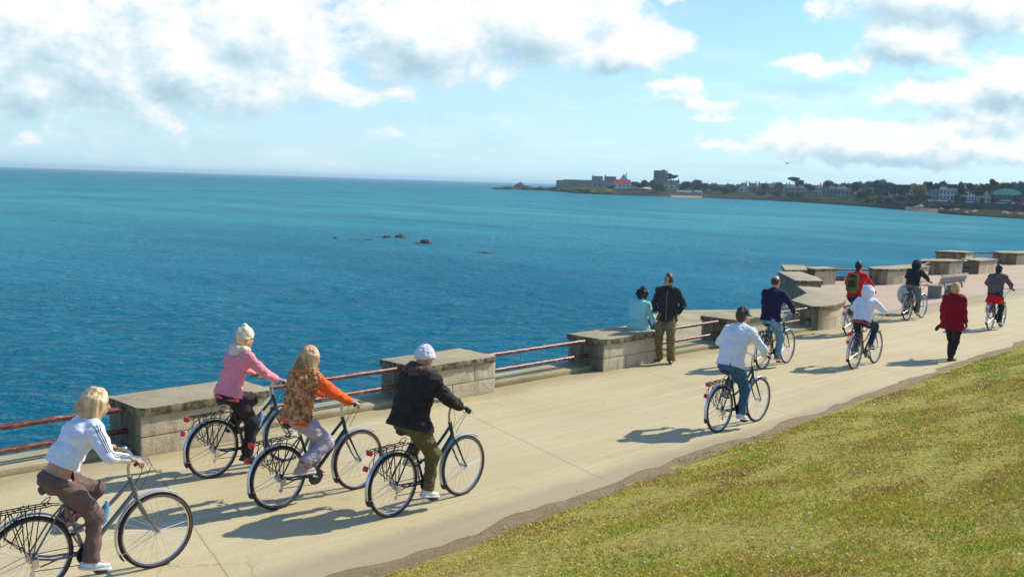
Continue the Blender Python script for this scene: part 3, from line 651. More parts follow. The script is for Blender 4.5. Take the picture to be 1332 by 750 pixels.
    # mudguards
    gm = mat('silver_mudguard', (.62, .66, .70), .25, .55, var=.08, scale=6)
    def guard(x, a0, a1, nm):
        mb = MB(); mb.ring((x, 0, WR), .372, .024, 36, 8, flat=(1, .32), a0=R(a0), a1=R(a1)); g = mb.build(nm, gm, b)
        am = R(a1 if nm == 'rear_mudguard' else a1); mb = MB()
        for s in (-1, 1): mb.tube([(x, s*.062, WR), (x+.355*math.cos(am), s*.03, WR+.355*math.sin(am))], .0032, 5)
        mb.build('mudguard_stay', SILV(), g)
        mb = MB(); e = R(a1+4); mb.box((x+.37*math.cos(e), 0, WR+.37*math.sin(e)), (.012, .058, .075), rot=Matrix.Rotation(-e, 3, 'Y')); mb.build('mud_flap', RUB(), g)
        return g
    guard(0, 38, 196, 'rear_mudguard'); guard(WB, 55, 205, 'front_mudguard')
    # rack
    mb = MB(); z = .775
    for y in (-.055, .055, 0): mb.tube([(.17, y*.7, z+.005), (.13, y, z), (-.27, y, z), (-.30, y*.6, z-.01)], .0052, 6)
    for x in (.12, 0, -.12, -.25): mb.tube([(x, -.055, z), (x, .055, z)], .0048, 6)
    mb.tube([(-.27, -.055, z), (-.33, -.04, z-.02), (-.33, .04, z-.02), (-.27, .055, z)], .005, 6)
    for s in (-1, 1):
        for x in (.07, -.05, -.16): mb.tube([(x, s*.06, z), (x*.25-.01, s*.07, .38)], .005, 6)
        mb.tube([(-.20, s*.06, z), (-.22, s*.075, .58), (-.12, s*.075, .48), (-.02, s*.07, .40)], .005, 6)
        mb.tube([(.16, s*.04, z), (.25, s*.02, .76)], .004, 5)
    mb.tube([(.10, -.03, z+.01), (.15, -.035, z+.05), (.17, 0, z+.065), (.15, .035, z+.05), (.10, .03, z+.01)], .0045, 6)
    rk = mb.build('rear_rack', BLK(), b)
    mb = MB()
    for s in (-1, 1):
        mb.tube([(-.02, s*.065, z+.01), (-.16, s*.09, .70), (-.26, s*.09, .60), (-.25, s*.085, .52), (-.16, s*.085, .55), (-.06, s*.08, .72)], .0042, 5)
        mb.tube([(.02, s*.066, z+.01), (-.12, s*.088, .62), (-.18, s*.088, .50), (-.10, s*.083, .47), (-.02, s*.08, .60)], .0036, 5)
    mb.build('bungee_cord', RUB(), rk)
    red = mat('red_reflector', (.55, .012, .015), .25, var=.2, scale=40)
    mb = MB(); mb.box((-.338, 0, z-.015), (.03, .075, .055)); mb.build('rear_reflector', red, rk, bevel=.006)
    mb = MB(); mb.box((-.385, 0, .60), (.04, .05, .058), rot=Matrix.Rotation(R(25), 3, 'Y')); mb.build('tail_light', red, b, bevel=.008)
    # transmission on the right side
    mb = MB(); mb.ring((bb[0], -.052, bb[2]), .092, .004, 32, 6, flat=(.6, 1)); mb.cyl((bb[0], -.054, bb[2]), (bb[0], -.049, bb[2]), .088, 32)
    cr = mb.build('chainring', BLK(), b)
    mb = MB(); top = .378; mb.tube([(0, -.05, WR+.035), (bb[0], -.05, bb[2]+.09)], .004, 5); mb.tube([(.0, -.05, WR-.11), (bb[0], -.05, bb[2]-.09)], .004, 5); mb.build('chain', BLK(), b)
    mb = MB(); mb.box((.02, -.065, WR-.04), (.05, .03, .07)); mb.cyl((.01, -.055, WR-.07), (.01, -.062, WR-.07), .024, 12); mb.cyl((-.005, -.055, WR-.13), (-.005, -.062, WR-.13), .024, 12); mb.box((.0, -.062, WR-.10), (.02, .008, .09))
    for r_ in (.048, .04, .032): mb.cyl((0, -.036-.1*(.05-r_)*3, WR), (0, -.04-.1*(.05-r_)*3, WR), r_, 20)
    mb.build('derailleur', SILV(), b)
    mb = MB(); mb.tube([(.30, .045, .28), (.10, .07, .22)], .007, 6); mb.build('kickstand', BLK(), b)
    return b
def crank(b, ang):
    """crank arms and pedals at a given angle; returns the two pedal centres (right, left)"""
    c = V3(.45, 0, .29); P = []
    mb = MB()
    for s, a in ((-1, ang), (1, ang+math.pi)):
        e = c+V3(.17*math.cos(a), 0, .17*math.sin(a)); mb.tube([c+V3(0, s*.065, 0), e+V3(0, s*.075, 0)], [.013, .010], 8); P.append(e+V3(0, s*.125, 0))
    mb.cyl(c-V3(0, .078, 0), c+V3(0, .078, 0), .012, 10); k = mb.build('crank', SILV(), b)
    for p in P: MB().box(p, (.09, .085, .022)).build('pedal', BLK(), k, bevel=.003)
    return P
GREY_F = mat('grey_frame_paint', (.16, .17, .18), .32, .35, var=.06, scale=5)
TEAL_F = mat('dark_teal_frame_paint', (.010, .042, .048), .25, .05, var=.1, scale=5)
PROTO = {}
def new_bike(frame, x, y, rz, label):
    if not PROTO: PROTO['b'] = bike_proto(TEAL_F); b = PROTO['b']
    else: b = copy_tree(PROTO['b'])
    for ch in list(b.children):
        if ch.name.startswith('crank'):
            for g in list(ch.children): bpy.data.objects.remove(g)
            bpy.data.objects.remove(ch)
    if True:
        for ch in b.children:
            if ch.name.split('.')[0] in ('frame', 'fork'): ch.data = ch.data.copy(); ch.data.materials[0] = frame
    b.location = (x, y, 0.0); b.rotation_euler = (0, 0, rz); tag(b, label, 'bicycle', 'bicycles ridden along the promenade')
    return b
def rider(bx, by, head_deg, frame, blabel, plabel, st, lean=18, crank_deg=-90, hs=0., yaw=0, pitch=0, roll=0, H=1.0, h=.011, sit=0., elbow=(-.1, .9, -.6), twist=0):
    rz = R(head_deg); b = new_bike(frame, bx, by, rz, blabel); PR, PL = crank(b, R(crank_deg))
    o = empty('person', (bx, by, 0), rz, plabel, 'person', 'cyclists riding along the promenade')
    c0 = V3(.45, 0, 0); o.location = (bx+c0[0]*math.cos(rz), by+c0[0]*math.sin(rz), 0)
    L = R(lean); fw = V3(1, 0, 0); tw = R(twist)
    pel = V3(.215, 0, .998+sit); ax = V3(math.sin(L), 0, math.cos(L)); ax0 = nrm(V3(math.sin(L*.75), 0, math.cos(L*.75)))
    ts = .515*H; waist = pel+ax0*ts*.38; chest = waist+ax*ts*.42; sh = chest+nrm(ax+V3(.18, 0, 0))*ts*.19; neck = sh+nrm(ax+V3(.15, 0, .3))*.055*H
    lat = V3(-math.sin(tw), math.cos(tw), 0); sw = st.get('sw', .165)
    hu = nrm(V3(math.sin(L*.45+R(pitch)), math.sin(R(roll)), math.cos(L*.45+R(pitch)))); head = neck+nrm(hu+ax*.4)*.148*H
    y = R(yaw); f0 = V3(math.cos(y), math.sin(y), -.12-math.sin(R(pitch))*.4); hf = nrm(f0-hu*f0.dot(hu))
    J = dict(pelvis=pel, waist=waist, chest=chest, neck=neck, head=head, hf=hf, hu=hu, lat=lat, plat=V3(0, 1, 0), seat_back=V3(-1, 0, -.1))
    for s, sg, P in (('L', 1, PL), ('R', -1, PR)):
        shp = sh+lat*sg*sw-V3(0, 0, .02); J['sh'+s] = shp
        grip = V3(.797, sg*.298, 1.096); gd = nrm(V3(-.08, sg*.08, 0)); inn = -gd
        fwd = nrm(V3(.62, sg*.78, -.12)) if False else nrm(np.cross(V3(0, 0, 1), gd)*(-sg))
        fwd = nrm(fwd*.75+nrm((grip-shp)*V3(1, 1, 0))*.65)
        wr = grip-fwd*.07+V3(0, 0, .035); J['g'+s] = (fwd-V3(0, 0, .18), V3(0, 0, -1), inn)
        el, wr = ik(shp, wr, .285*H, .265*H, V3(elbow[0], sg*elbow[1], elbow[2])); J['el'+s] = el; J['wr'+s] = wr
        hp = pel+V3(.03, sg*.085, -.045); J['hip'+s] = hp
        toe = R(-14 if P[2] < .25 else -5); fd = V3(math.cos(toe), 0, math.sin(toe)); J['foot'+s] = fd
        ank = P-fd*.075+V3(0, -sg*.01, .105); kn, ank = ik(hp, ank, st.get('thigh', .40), st.get('shin', .385), V3(1, sg*.14, .25)); J['kn'+s] = kn; J['an'+s] = ank
    for k in list(J):
        if k not in ('hf', 'hu', 'lat', 'plat', 'footL', 'footR', 'gL', 'gR', 'seat_back'): J[k] = np.array(J[k])-c0
    make_person(o, J, st, h)
    return b, o, J

# ------------------------------------------------------------------ ground, path, sea
M_PATH = mat_path(); M_PINK = mat_pink(); M_STONE = mat_stone(); M_COP = mat_coping(); M_RAIL = mat_rail(); M_TER = mat_terrace(); M_DIRT = mat_dirt(); M_TURF = mat_turf(); M_SEA = mat_sea()
M_WALL = mat('sea_wall_stone', (.26, .23, .17), .9, var=.3, scale=1.5, bump=.03, bscale=6)
OUT = [(-60, 12.75), (17.3, 12.75), (20.0, 14.8), (22.6, 16.4), (24.5, 16.6), (26.6, 15.4), (28.3, 15.1), (30.3, 16.05), (33.1, 18.25), (36.4, 19.85), (37.3, 19.2), (39.3, 17.7), (43, 17.1), (47.5, 17.9), (51, 17.6), (53.6, 20.9), (56.5, 20.4), (60, 18.8), (140, 18.8)]
def struct(o, name=None): o['kind'] = 'structure'; return o
def sheet(name, poly, z, m):
    me = bpy.data.meshes.new(name); bm = bmesh.new(); f = bm.faces.new([bm.verts.new((x, y, z)) for x, y in poly]); f.normal_update()
    if f.normal.z < 0: f.normal_flip()
    bmesh.ops.triangulate(bm, faces=[f]); bm.to_mesh(me); bm.free(); me.materials.append(m); return struct(link(name, me))
def promenade():
    me = bpy.data.meshes.new('promenade'); bm = bmesh.new(); poly = OUT+[(140, 7.0), (-60, 7.0)]
    a = [bm.verts.new((x, y, -7)) for x, y in poly]; t = [bm.verts.new((x, y, 0)) for x, y in poly]
    f = bm.faces.new(t[::-1]); f.normal_update(); bmesh.ops.triangulate(bm, faces=[f])
    for i in range(len(poly)): bm.faces.new((a[i], t[i], t[(i+1) % len(poly)], a[(i+1) % len(poly)]))
    bmesh.ops.recalc_face_normals(bm, faces=bm.faces); bm.to_mesh(me); bm.free(); me.materials.append(M_WALL); struct(link('promenade', me))
promenade()
def edgeY(s):   # the worn edge between path and dirt
    return 7.08+.035*(s-5)+.018*math.sin(s*.7)+.022*math.sin(s*2.3+1)+.014*math.sin(s*7.1)
es = np.linspace(-40, 130, 500)
sheet('path', [(-60, 12.4), (140, 12.4)]+[(s, edgeY(s)-.22) for s in es[::-1]]+[(-60, 6.8)], .004, M_PATH)
sheet('pink_pavement', [(26.0, 12.62)]+[(28.6, 14.35), (30.4, 15.95), (33.15, 18.15), (36.4, 19.75), (37.2, 19.1), (39.3, 17.4), (43, 16.8), (47.5, 17.6), (51, 17.3), (53.6, 20.6), (56.5, 20.1), (60, 18.5), (139, 18.5), (139, 12.62)], .004, M_PINK)
sheet('drain_strip', [(26.0, 12.40), (139, 12.40), (139, 12.62), (26.0, 12.62)], .006, mat('strip_concrete', (.30, .255, .19), .85, var=.15, scale=2))
sheet('terrace', [(17.0, 12.76), (17.3, 12.76), (20.0, 14.75), (22.6, 16.3), (24.5, 16.5), (26.55, 15.3), (28.3, 14.95), (28.5, 14.3), (25.98, 12.63), (20, 12.63)], .005, M_TER)
sheet('gutter', [(-60, 12.4), (26, 12.4), (26, 12.75), (-60, 12.75)], .003, M_TER)

def gh(s, Y):
    t = np.maximum(edge_arr(s)-.30-Y, -1); lip = .05+.03*np.clip((s-9)/5, 0, 1)
    base = lip*np.clip((t+.02)/.16, 0, 1)+.225*np.clip(t, 0, 14)**1.04*np.clip(t/.8, 0, 1)**.5
    base = np.where(t < -.02, 0, base)
    n = vnoise(s*.5, Y*.5, s*0)*.16+vnoise(s*1.7, Y*1.7, s*0+4)*.07
    return base+n*np.clip(t/1., 0, 1)
def edge_arr(s): return 7.08+.035*(s-5)+.018*np.sin(s*.7)+.022*np.sin(s*2.3+1)
def build_ground():
    xs = np.concatenate([[-3000, -800, -200, -60], np.arange(-20, 60, .25), [65, 75, 90, 120, 200, 600, 3000]]); t = np.concatenate([[-.5, -.36, -.30], np.arange(-.25, 9, .125), np.arange(9, 30, 1.), [40, 80, 200, 800, 3000]])
    X, T = np.meshgrid(xs, t, indexing='ij'); E_ = edge_arr(np.clip(X, -20, 60)); Y = E_-.30-T+np.where(T < -.2, .16*vnoise(X*1.7, X*0, X*0+3)+.07*vnoise(X*5, X*0, X*0), 0)
    Z = gh(X, Y)+.007; Z = np.where(T < -.33, -.05, Z)
    V = np.stack([X, Y, Z], -1).reshape(-1, 3); n, m = X.shape; I = np.arange(n*m).reshape(n, m)
    F = np.stack([I[:-1, :-1], I[:-1, 1:], I[1:, 1:], I[1:, :-1]], -1).reshape(-1, 4)
    me = npmesh('ground', V, F, [M_TURF, M_DIRT], smooth=True)
    tc = ((T[:-1, :-1]+T[1:, 1:])/2+.5*vnoise(X[:-1, :-1]*1.9, T[:-1, :-1]*1.9, X[:-1, :-1]*0+2)).ravel(); me.polygons.foreach_set('material_index', (tc < .05).astype(np.int32)); me.update()
    struct(link('ground', me))
    struct(link('verge', npmesh('verge', [(-3000, 7.2, -.06), (3000, 7.2, -.06), (3000, -3000, -.06), (-3000, -3000, -.06)], [(3, 2, 1, 0)], M_DIRT)))
build_ground()
def visible(P, mg=40):
    d = P-np.array([0, 0, CAMH]); f = FW*math.cos(PIT)-UP*math.sin(PIT); u = FW*math.sin(PIT)+UP*math.cos(PIT); z = d@f; x = d@RT/z*FPX; y = d@u/z*FPX
    return (z > .5) & (np.abs(x) < 666+mg) & (y > -375-mg-30), z
def build_grass():
    N = 2300000; s = rng.uniform(1, 45, N); t = rng.uniform(-.22, 14, N); Y = edge_arr(s)-.30-t
    P = np.stack([s, Y, np.zeros(N)], -1); P[:, 2] = gh(s, Y); ok, z = visible(P); P = P[ok]; z = z[ok]; t = t[ok]
    tn = vnoise(P[:, 0]*1.1, P[:, 1]*2.2, P[:, 0]*0+7)+.5*vnoise(P[:, 0]*3.1, P[:, 1]*5, P[:, 0]*0+1)      # bare / thick patches
    dens = np.clip(.80+1.3*tn, .22, 1)*np.clip(9/z, .35, 1.2)**1*np.clip((t+.08+.35*tn)/.30, 0.02, 1)
    k = rng.random(len(P)) < dens; P = P[k]; z = z[k]; tn = tn[k]; t = t[k]; n = len(P)
    if n > 420000:
        k = rng.permutation(n)[:420000]; P = P[k]; z = z[k]; tn = tn[k]; t = t[k]; n = len(P)
    hgt = rng.uniform(.012, .032, n)*(1+.6*np.clip(tn, -.5, .8)); wd = rng.uniform(.005, .011, n)*np.clip(z/9, .8, 1.9)
    a = rng.uniform(0, 2*math.pi, n); ln = rng.uniform(.2, 1.5, n)*hgt; b = rng.uniform(0, 2*math.pi, n)
    side = np.stack([np.cos(a), np.sin(a), np.zeros(n)], -1)*wd[:, None]/2; tip = P+np.stack([np.cos(b)*ln, np.sin(b)*ln, hgt], -1); mid = P+np.stack([np.cos(b)*ln*.3, np.sin(b)*ln*.3, hgt*.6], -1)
    V = np.stack([P-side, P+side, mid+side*.8, tip], 1).reshape(-1, 3); F = np.arange(4*n).reshape(n, 4)
    g = .55*vnoise(P[:, 0]*.45, P[:, 1]*.9, P[:, 0]*0+11)+.55*vnoise(P[:, 0]*1.9, P[:, 1]*3.2, P[:, 0]*0+5)+.45*vnoise(P[:, 0]*6, P[:, 1]*8, P[:, 0]*0+9)+rng.normal(0, .2, n)
    stops = np.array([-.5, -.22, -.02, .18, .5]); C = np.array([(.46, .27, .10), (.68, .46, .13), (.72, .58, .09), (.58, .57, .06), (.34, .46, .05)])
    col = np.stack([np.interp(g, stops, C[:, i]) for i in range(3)]+[np.ones(n)], -1); col[:, :3] *= rng.uniform(.7, 1.25, n)[:, None]
    cols = np.repeat(col, 4, 0)
    o = link('grass', npmesh('grass', V, F, mat_attr('grass_blade', .6), cols)); tag(o, 'short dry yellow green grass covering the bank beside the path', 'grass', kind='stuff')
    # daisies and litter specks
    mb = MB()
    for i in range(70):
        k = rng.integers(0, n); p = P[k]; mb.ball((p[0], p[1], p[2]+.035), (.010, .010, .005), 3)
    tag(mb.build('daisies', mat('white_petal', (.75, .75, .68), .6, var=.1)), 'tiny white daisies scattered in the grass', 'flowers', kind='stuff')
    # pebbles and crumbs on the dirt margin
    mb = MB()
    for i in range(450):
        s_ = rng.uniform(3, 34); Y_ = edge_arr(s_)-.30+rng.uniform(-.05, .5)*rng.random(); r = rng.uniform(.004, .012); mb.ball((s_, Y_, .012), (r, r*.8, r*.6), 2, mi=int(rng.random() < .4))
    tag(mb.build('pebbles', [mat('pebble', (.26, .21, .15), .9, var=.4, scale=3), mat('clod', (.12, .08, .045), .95, var=.4, scale=3)], smooth=False), 'loose pebbles and crumbs of soil along the edge of the path', 'pebbles', kind='stuff')
build_grass()

def build_sea():
    # one sheet: a swell with real height near the wall, flat far out, to the horizon
    nr, na = 420, 420; r = 14*(60/14)**np.linspace(0, 1, 10); r = np.concatenate([np.geomspace(13, 260, nr), np.geomspace(280, 12000, 30)])
    a = np.linspace(R(2), R(86), na); RR, AA = np.meshgrid(r, a, indexing='ij'); X = RR*np.cos(AA); Y = RR*np.sin(AA)
    fade = np.clip(1-(RR-60)/190, 0, 1)
    cx, sx = math.cos(.75), math.sin(.75); U = X*cx+Y*sx; W = -X*sx+Y*cx
    Z = fade*(.16*vnoise(U*.45, W*.2, U*0)+.17*vnoise(U*1.1+3, W*.55, U*0+2)+.11*vnoise(U*2.3, W*1.3, U*0+5)) - 4
    V = np.stack([X, Y, Z], -1).reshape(-1, 3); n, m = X.shape; I = np.arange(n*m).reshape(n, m)
    F = np.stack([I[:-1, :-1], I[1:, :-1], I[1:, 1:], I[:-1, 1:]], -1).reshape(-1, 4)
    struct(link('sea', npmesh('sea', V, F, M_SEA, smooth=True)))
    S = 12000; o = struct(link('seabed', npmesh('seabed', [(-S, -S, -9), (S, -S, -9), (S, S, -9), (-S, S, -9)], [(0, 1, 2, 3)], mat('seabed_sand', (.01, .05, .07), .9, var=.1, scale=.01))))
build_sea()

# ------------------------------------------------------------------ parapet
def offset_poly(poly, d):
    n = len(poly); out = []; P = np.array(poly, float); area = sum(P[i][0]*P[(i+1) % n][1]-P[(i+1) % n][0]*P[i][1] for i in range(n)); sg = 1 if area > 0 else -1
    for i in range(n):
        a, b, c = P[i-1], P[i], P[(i+1) % n]; e1 = (b-a)/np.linalg.norm(b-a); e2 = (c-b)/np.linalg.norm(c-b)
        n1 = np.array([e1[1], -e1[0]])*sg; n2 = np.array([e2[1], -e2[0]])*sg; m = n1+n2; m = m/max(m.dot(m), .3)*2; m = m if abs(m).max() < 3 else m/2
        out.append(tuple(b+m*d))
    return out
def roughen(o, cut, amp, freq, seed=1):
    me = o.data; bm = bmesh.new(); bm.from_mesh(me)
    for _ in range(cut):
        L_ = [e for e in bm.edges if e.calc_length() > .09]
        if not L_: break
        bmesh.ops.subdivide_edges(bm, edges=L_, cuts=1, use_grid_fill=True)
    P = np.array([v.co[:] for v in bm.verts]); a = amp*(vnoise(P[:, 0]*freq+seed, P[:, 1]*freq, P[:, 2]*freq)+.5*vnoise(P[:, 0]*freq*3+seed, P[:, 1]*freq*3, P[:, 2]*freq*3))
    bm.normal_update()
    for v, k in zip(bm.verts, a): v.co += v.normal*float(k)
    bm.to_mesh(me); bm.free()
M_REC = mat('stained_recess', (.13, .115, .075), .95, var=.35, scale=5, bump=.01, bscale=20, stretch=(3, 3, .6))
def parapet_block(x0, x1, label, seed):
    y0, y1 = 11.80, 12.70; hb = .53; o = empty('parapet_block', ((x0+x1)/2, (y0+y1)/2, 0), 0, label, 'wall', 'parapet blocks along the promenade')
    c = V3((x0+x1)/2, (y0+y1)/2, 0); mb = MB(); L = x1-x0; rd = random.Random(seed)
    # two courses of dressed stone with recessed joints round a core; the end faces have a stained recess
    core = .018; mb.box(V3(0, .0, hb/2), (L-.05, y1-y0-.05, hb), mi=0)
    zc = [(0, .25), (.262, hb)]; g = .011
    for ci, (za, zb) in enumerate(zc):
        n = 2; sp = [-L/2, (-.12 if ci == 0 else .42)*L/2*rd.uniform(.8, 1.3), L/2]
        if ci == 0: sp = [-L/2, -L/2+L*rd.uniform(.36, .5), L/2]
        else: sp = [-L/2, -L/2+L*rd.uniform(.66, .76), L/2]
        for i in range(len(sp)-1):
            a, b = sp[i]+(g/2 if i else 0), sp[i+1]-(g/2 if i < len(sp)-2 else 0)
            mb.box(((a+b)/2, -(y1-y0)/2+.15, (za+zb)/2), (b-a, .30, zb-za), mi=0)
        mb.box((0, .30, (za+zb)/2), (L-.005, .30, zb-za), mi=0)
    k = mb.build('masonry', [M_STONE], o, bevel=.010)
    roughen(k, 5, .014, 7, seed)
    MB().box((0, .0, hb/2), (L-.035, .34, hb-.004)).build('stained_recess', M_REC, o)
    ch = .10; P = [(-L/2-.03, -.49+ch), (-L/2-.03+ch*.7, -.49), (L/2+.03-ch*.7, -.49), (L/2+.03, -.49+ch), (L/2+.03, .48), (-L/2-.03, .48)]
    mb = MB(); mb.prism(P, hb+.002, hb+.11); k = mb.build('coping', M_COP, o, bevel=.012); roughen(k, 6, .018, 8, seed+3)
    return o
parapet_block(.9, 2.9, 'stone parapet block just outside the left of the photograph before the first railing', 1)
parapet_block(5.74, 7.62, 'nearest stone parapet block with flat coping behind the two women on the left', 2)
parapet_block(10.32, 12.08, 'stone parapet block directly behind the rider in the dark parka', 3)
parapet_block(15.06, 17.0, 'stone parapet block on which the woman in turquoise sits', 4)
parapet_block(19.85, 21.8, 'stone parapet block behind the cyclist with the navy cap', 5)
def poly_block(poly, label, h=.64, seed=0, z0=0.):
    P = np.array(poly); c = P.mean(0); Q = [tuple(p-c) for p in P]; o = empty('parapet_block', (c[0], c[1], 0), 0, label, 'wall', 'parapet blocks along the promenade')
    mb = MB(); mb.prism(offset_poly(Q, -.05), 0, .255); mb.prism(offset_poly(Q, -.065), .255, .267); mb.prism(offset_poly(Q, -.05), .267, h-.11); n = len(Q); b = offset_poly(Q, -.048)   # upright joints, slim dark mortar set just proud of the core
    for i in range(n):
        a_, b_ = np.array(b[i]), np.array(b[(i+1) % n]); L = np.linalg.norm(b_-a_)
        for j, z in enumerate((.127, .39)):
            for t in np.arange(.45+.35*j, L-.2, .85):
                p = a_+(b_-a_)*t/L; ang = math.atan2(*(b_-a_)[::-1]); mb.box((p[0], p[1], z), (.012, .006, .25), rot=Matrix.Rotation(ang, 3, 'Z'), mi=1)
    mb.build('masonry', [M_STONE, M_REC], o)
    mb = MB(); mb.prism(Q, h-.11, h); k = mb.build('coping', M_COP, o, bevel=.012); roughen(k, 5, .014, 5, seed+3)
    return o
poly_block([(24.85, 13.1), (24.3, 12.45), (24.0, 12.05), (24.15, 11.9), (24.7, 11.82), (25.5, 11.95), (26.4, 12.25), (27.6, 12.8), (28.8, 13.4), (29.3, 13.9), (28.7, 14.95), (27.0, 13.75), (26.0, 13.45)], 'long low curved parapet block at the corner where the wall turns out to sea', seed=11)
poly_block([(30.4, 15.9), (31.15, 15.3), (32.5, 16.2), (34.0, 17.6), (33.2, 18.1)], 'stepped parapet block in the middle of the corner, right behind the curved one', seed=12)
poly_block([(34.1, 18.3), (35.0, 17.85), (37.0, 19.0), (36.4, 19.7)], 'farthest of the corner parapet blocks, nearest to the open water', seed=13)
poly_block([(35.7, 17.9), (36.9, 17.55), (37.3, 18.3), (36.2, 18.7)], 'small parapet block where the far railing starts beside the corner blocks', seed=14)
poly_block([(39.0, 17.3), (38.3, 16.75), (38.7, 16.3), (39.2, 16.15), (40.8, 16.0), (42.4, 16.1), (42.6, 16.9), (40.5, 17.1)], 'long rounded parapet block behind the rider in the dark hooded top', seed=15)
poly_block([(45.1, 17.6), (46.6, 16.8), (47.9, 16.65), (48.0, 17.5), (46.6, 18.1)], 'parapet block behind the park bench', seed=16)
poly_block([(48.9, 17.2), (48.3, 16.1), (50.7, 16.05), (50.9, 17.0)], 'parapet block with a bright face to the right of the park bench', seed=17)
poly_block([(53.9, 20.3), (54.6, 18.9), (56.0, 19.0), (55.9, 20.2)], 'distant parapet block at the outer end of the far bay', seed=18)
poly_block([(57.6, 18.6), (56.8, 17.9), (57.3, 17.2), (61.2, 16.3), (61.6, 17.2), (58.5, 18.5)], 'farthest parapet block at the right edge above the last cyclist', seed=19)
# kerbs under the rails
for a, b in ((-20, .9), (2.9, 5.74), (7.62, 10.32), (12.08, 15.06), (17.0, 19.85), (21.8, 24.3)):
    mb = MB(); mb.box(((a+b)/2, 12.36, .045), (b-a-.006, .62, .085)); k = mb.build('kerb', M_TER, bevel=.012); struct(k)
def railing(p, q, label, zs=(.555, .27), r=.037):
    c = (V3(*p, 0)+V3(*q, 0))/2; o = empty('railing', c, 0, label, 'railing', 'rusty railings between the parapet blocks'); d = nrm(V3(*q, 0)-V3(*p, 0))
    for z in zs:
        a, b = V3(*p, z)-c, V3(*q, z)-c; n = max(4, int(np.linalg.norm(b-a)/.12)); pts = [a+(b-a)*i/n for i in range(n+1)]
        rr = [r*(1+.05*math.sin(i*1.7+z*9)+.03*math.sin(i*4.1)) for i in range(n+1)]; 
        MB().tube(pts, rr, 14).build('rail', M_RAIL, o)
railing((2.75, 12.22), (5.98, 12.22), 'rusty red railing of two pipes at the left edge, before the nearest block')
railing((-3, 12.22), (1.05, 12.22), 'rusty railing outside the left of the photograph')
railing((7.4, 12.22), (10.62, 12.22), 'rusty red railing behind the woman in the fur gilet')
railing((11.9, 12.22), (15.36, 12.22), 'rusty pink railing between the parka rider and the seated woman')
railing((16.8, 12.22), (20.1, 12.22), 'rusty railing behind the legs of the standing man')
railing((21.6, 12.22), (24.6, 12.22), 'rusty railing behind the cyclist in the navy sweater')
railing((36.7, 18.1), (39.0, 16.8), 'distant railing between the corner blocks and the long rounded block', r=.04)
railing((42.2, 16.6), (45.8, 17.4), 'pale distant railing just left of the park bench', r=.04)
railing((47.8, 17.1), (49.1, 16.6), 'short railing above the bench back', r=.04)
railing((55.8, 19.6), (57.6, 18.0), 'farthest white topped railing at the upper right', r=.045)

# bench
def bench():
    o = empty('park_bench', (36.3, 13.2, 0), R(-2), 'wooden slatted park bench on concrete legs facing the sea', 'bench'); L = 2.3
    wood = mat('bench_wood', (.36, .27, .24), .7, var=.25, scale=6, stretch=(.4, 3, 3)); con = mat('bench_concrete', (.22, .24, .22), .85, var=.15, scale=6)
    mb = MB()
    for i in range(4): mb.box((0, -.10+.135*i, .45), (L, .12, .045))
    mb.build('seat', wood, o, bevel=.006)
    mb = MB()
    for i in range(3): mb.box((0, -.24-.035*i, .56+.115*i), (L, .03, .105), rot=Matrix.Rotation(R(-14), 3, 'X'))
    mb.build('backrest', wood, o, bevel=.006)
    for x in (-.72, .72):
        mb = MB(); mb.prism([(x-.045, -.16), (x+.045, -.16), (x+.045, .30), (x-.045, .30)], 0, .42); mb.box((x, -.245, .60), (.09, .05, .55), rot=Matrix.Rotation(R(-14), 3, 'X')); mb.build('leg', con, o, bevel=.008)
bench()
# round grey litter bin on a short foot
def bin_():
    o = empty('litter_bin', (29.9, 11.95, 0), 0, 'round grey ball shaped litter bin beside the rider in the dark hooded top', 'litter bin'); g = mat('grey_fibreglass', (.42, .43, .42), .5, var=.12, scale=4)
    MB().ball((0, 0, .60), (.31, .31, .34), 16).build('bin_body', g, o)
    MB().tube([(0, 0, 0), (0, 0, .04), (0, 0, .3)], [.18, .10, .08], 16).build('foot', BLK(), o)
    MB().ball((0, -.17, .76), (.14, .15, .09), 10).build('opening', mat('bin_opening', (.03, .03, .03), .8), o)
bin_()

# ------------------------------------------------------------------ the people
def cloth(name, c, var=.12, rough=.85, scale=9, bump=.004, **k): return mat(name, c, rough, var=var, scale=scale, bump=bump, bscale=k.pop('bscale', 30), spec=.2, **k)
DEN = cloth('blue_denim', (.05, .13, .22), .3, scale=14); LDEN = cloth('light_denim', (.14, .28, .40), .25, scale=12); DDEN = cloth('dark_denim', (.02, .045, .09), .3)
WHT = cloth('white_cloth', (.72, .74, .80), .05); BLKC = cloth('black_cloth', (.032, .026, .028), .3); SHW = mat('white_shoe', (.68, .68, .66), .6, var=.1); SHD = mat('dark_shoe', (.03, .025, .022), .6, var=.2); SHB = mat('brown_shoe', (.22, .09, .045), .6, var=.2)
BLOND = mat('blonde_hair', (.60, .36, .14), .45, var=.35, scale=16, col2=(.92, .68, .40), stretch=(1, 1, .12), bump=.008, bscale=40)
STRAW = mat('strawberry_hair', (.50, .26, .10), .5, var=.35, scale=16, col2=(.78, .50, .25), stretch=(1, 1, .12), bump=.008, bscale=40)
BLKH = mat('black_hair', (.012, .010, .009), .45, var=.3, scale=30, bump=.008, bscale=50)
BRNH = mat('brown_hair', (.05, .03, .018), .5, var=.3, scale=30, bump=.006, bscale=50)
FUR = mat('brown_fur', (.34, .115, .03), .9, var=.5, scale=22, col2=(.82, .40, .17), bump=.02, bscale=45, thr=(.38, .66))
NEAR, MID, FAR = .0085, .011, .013
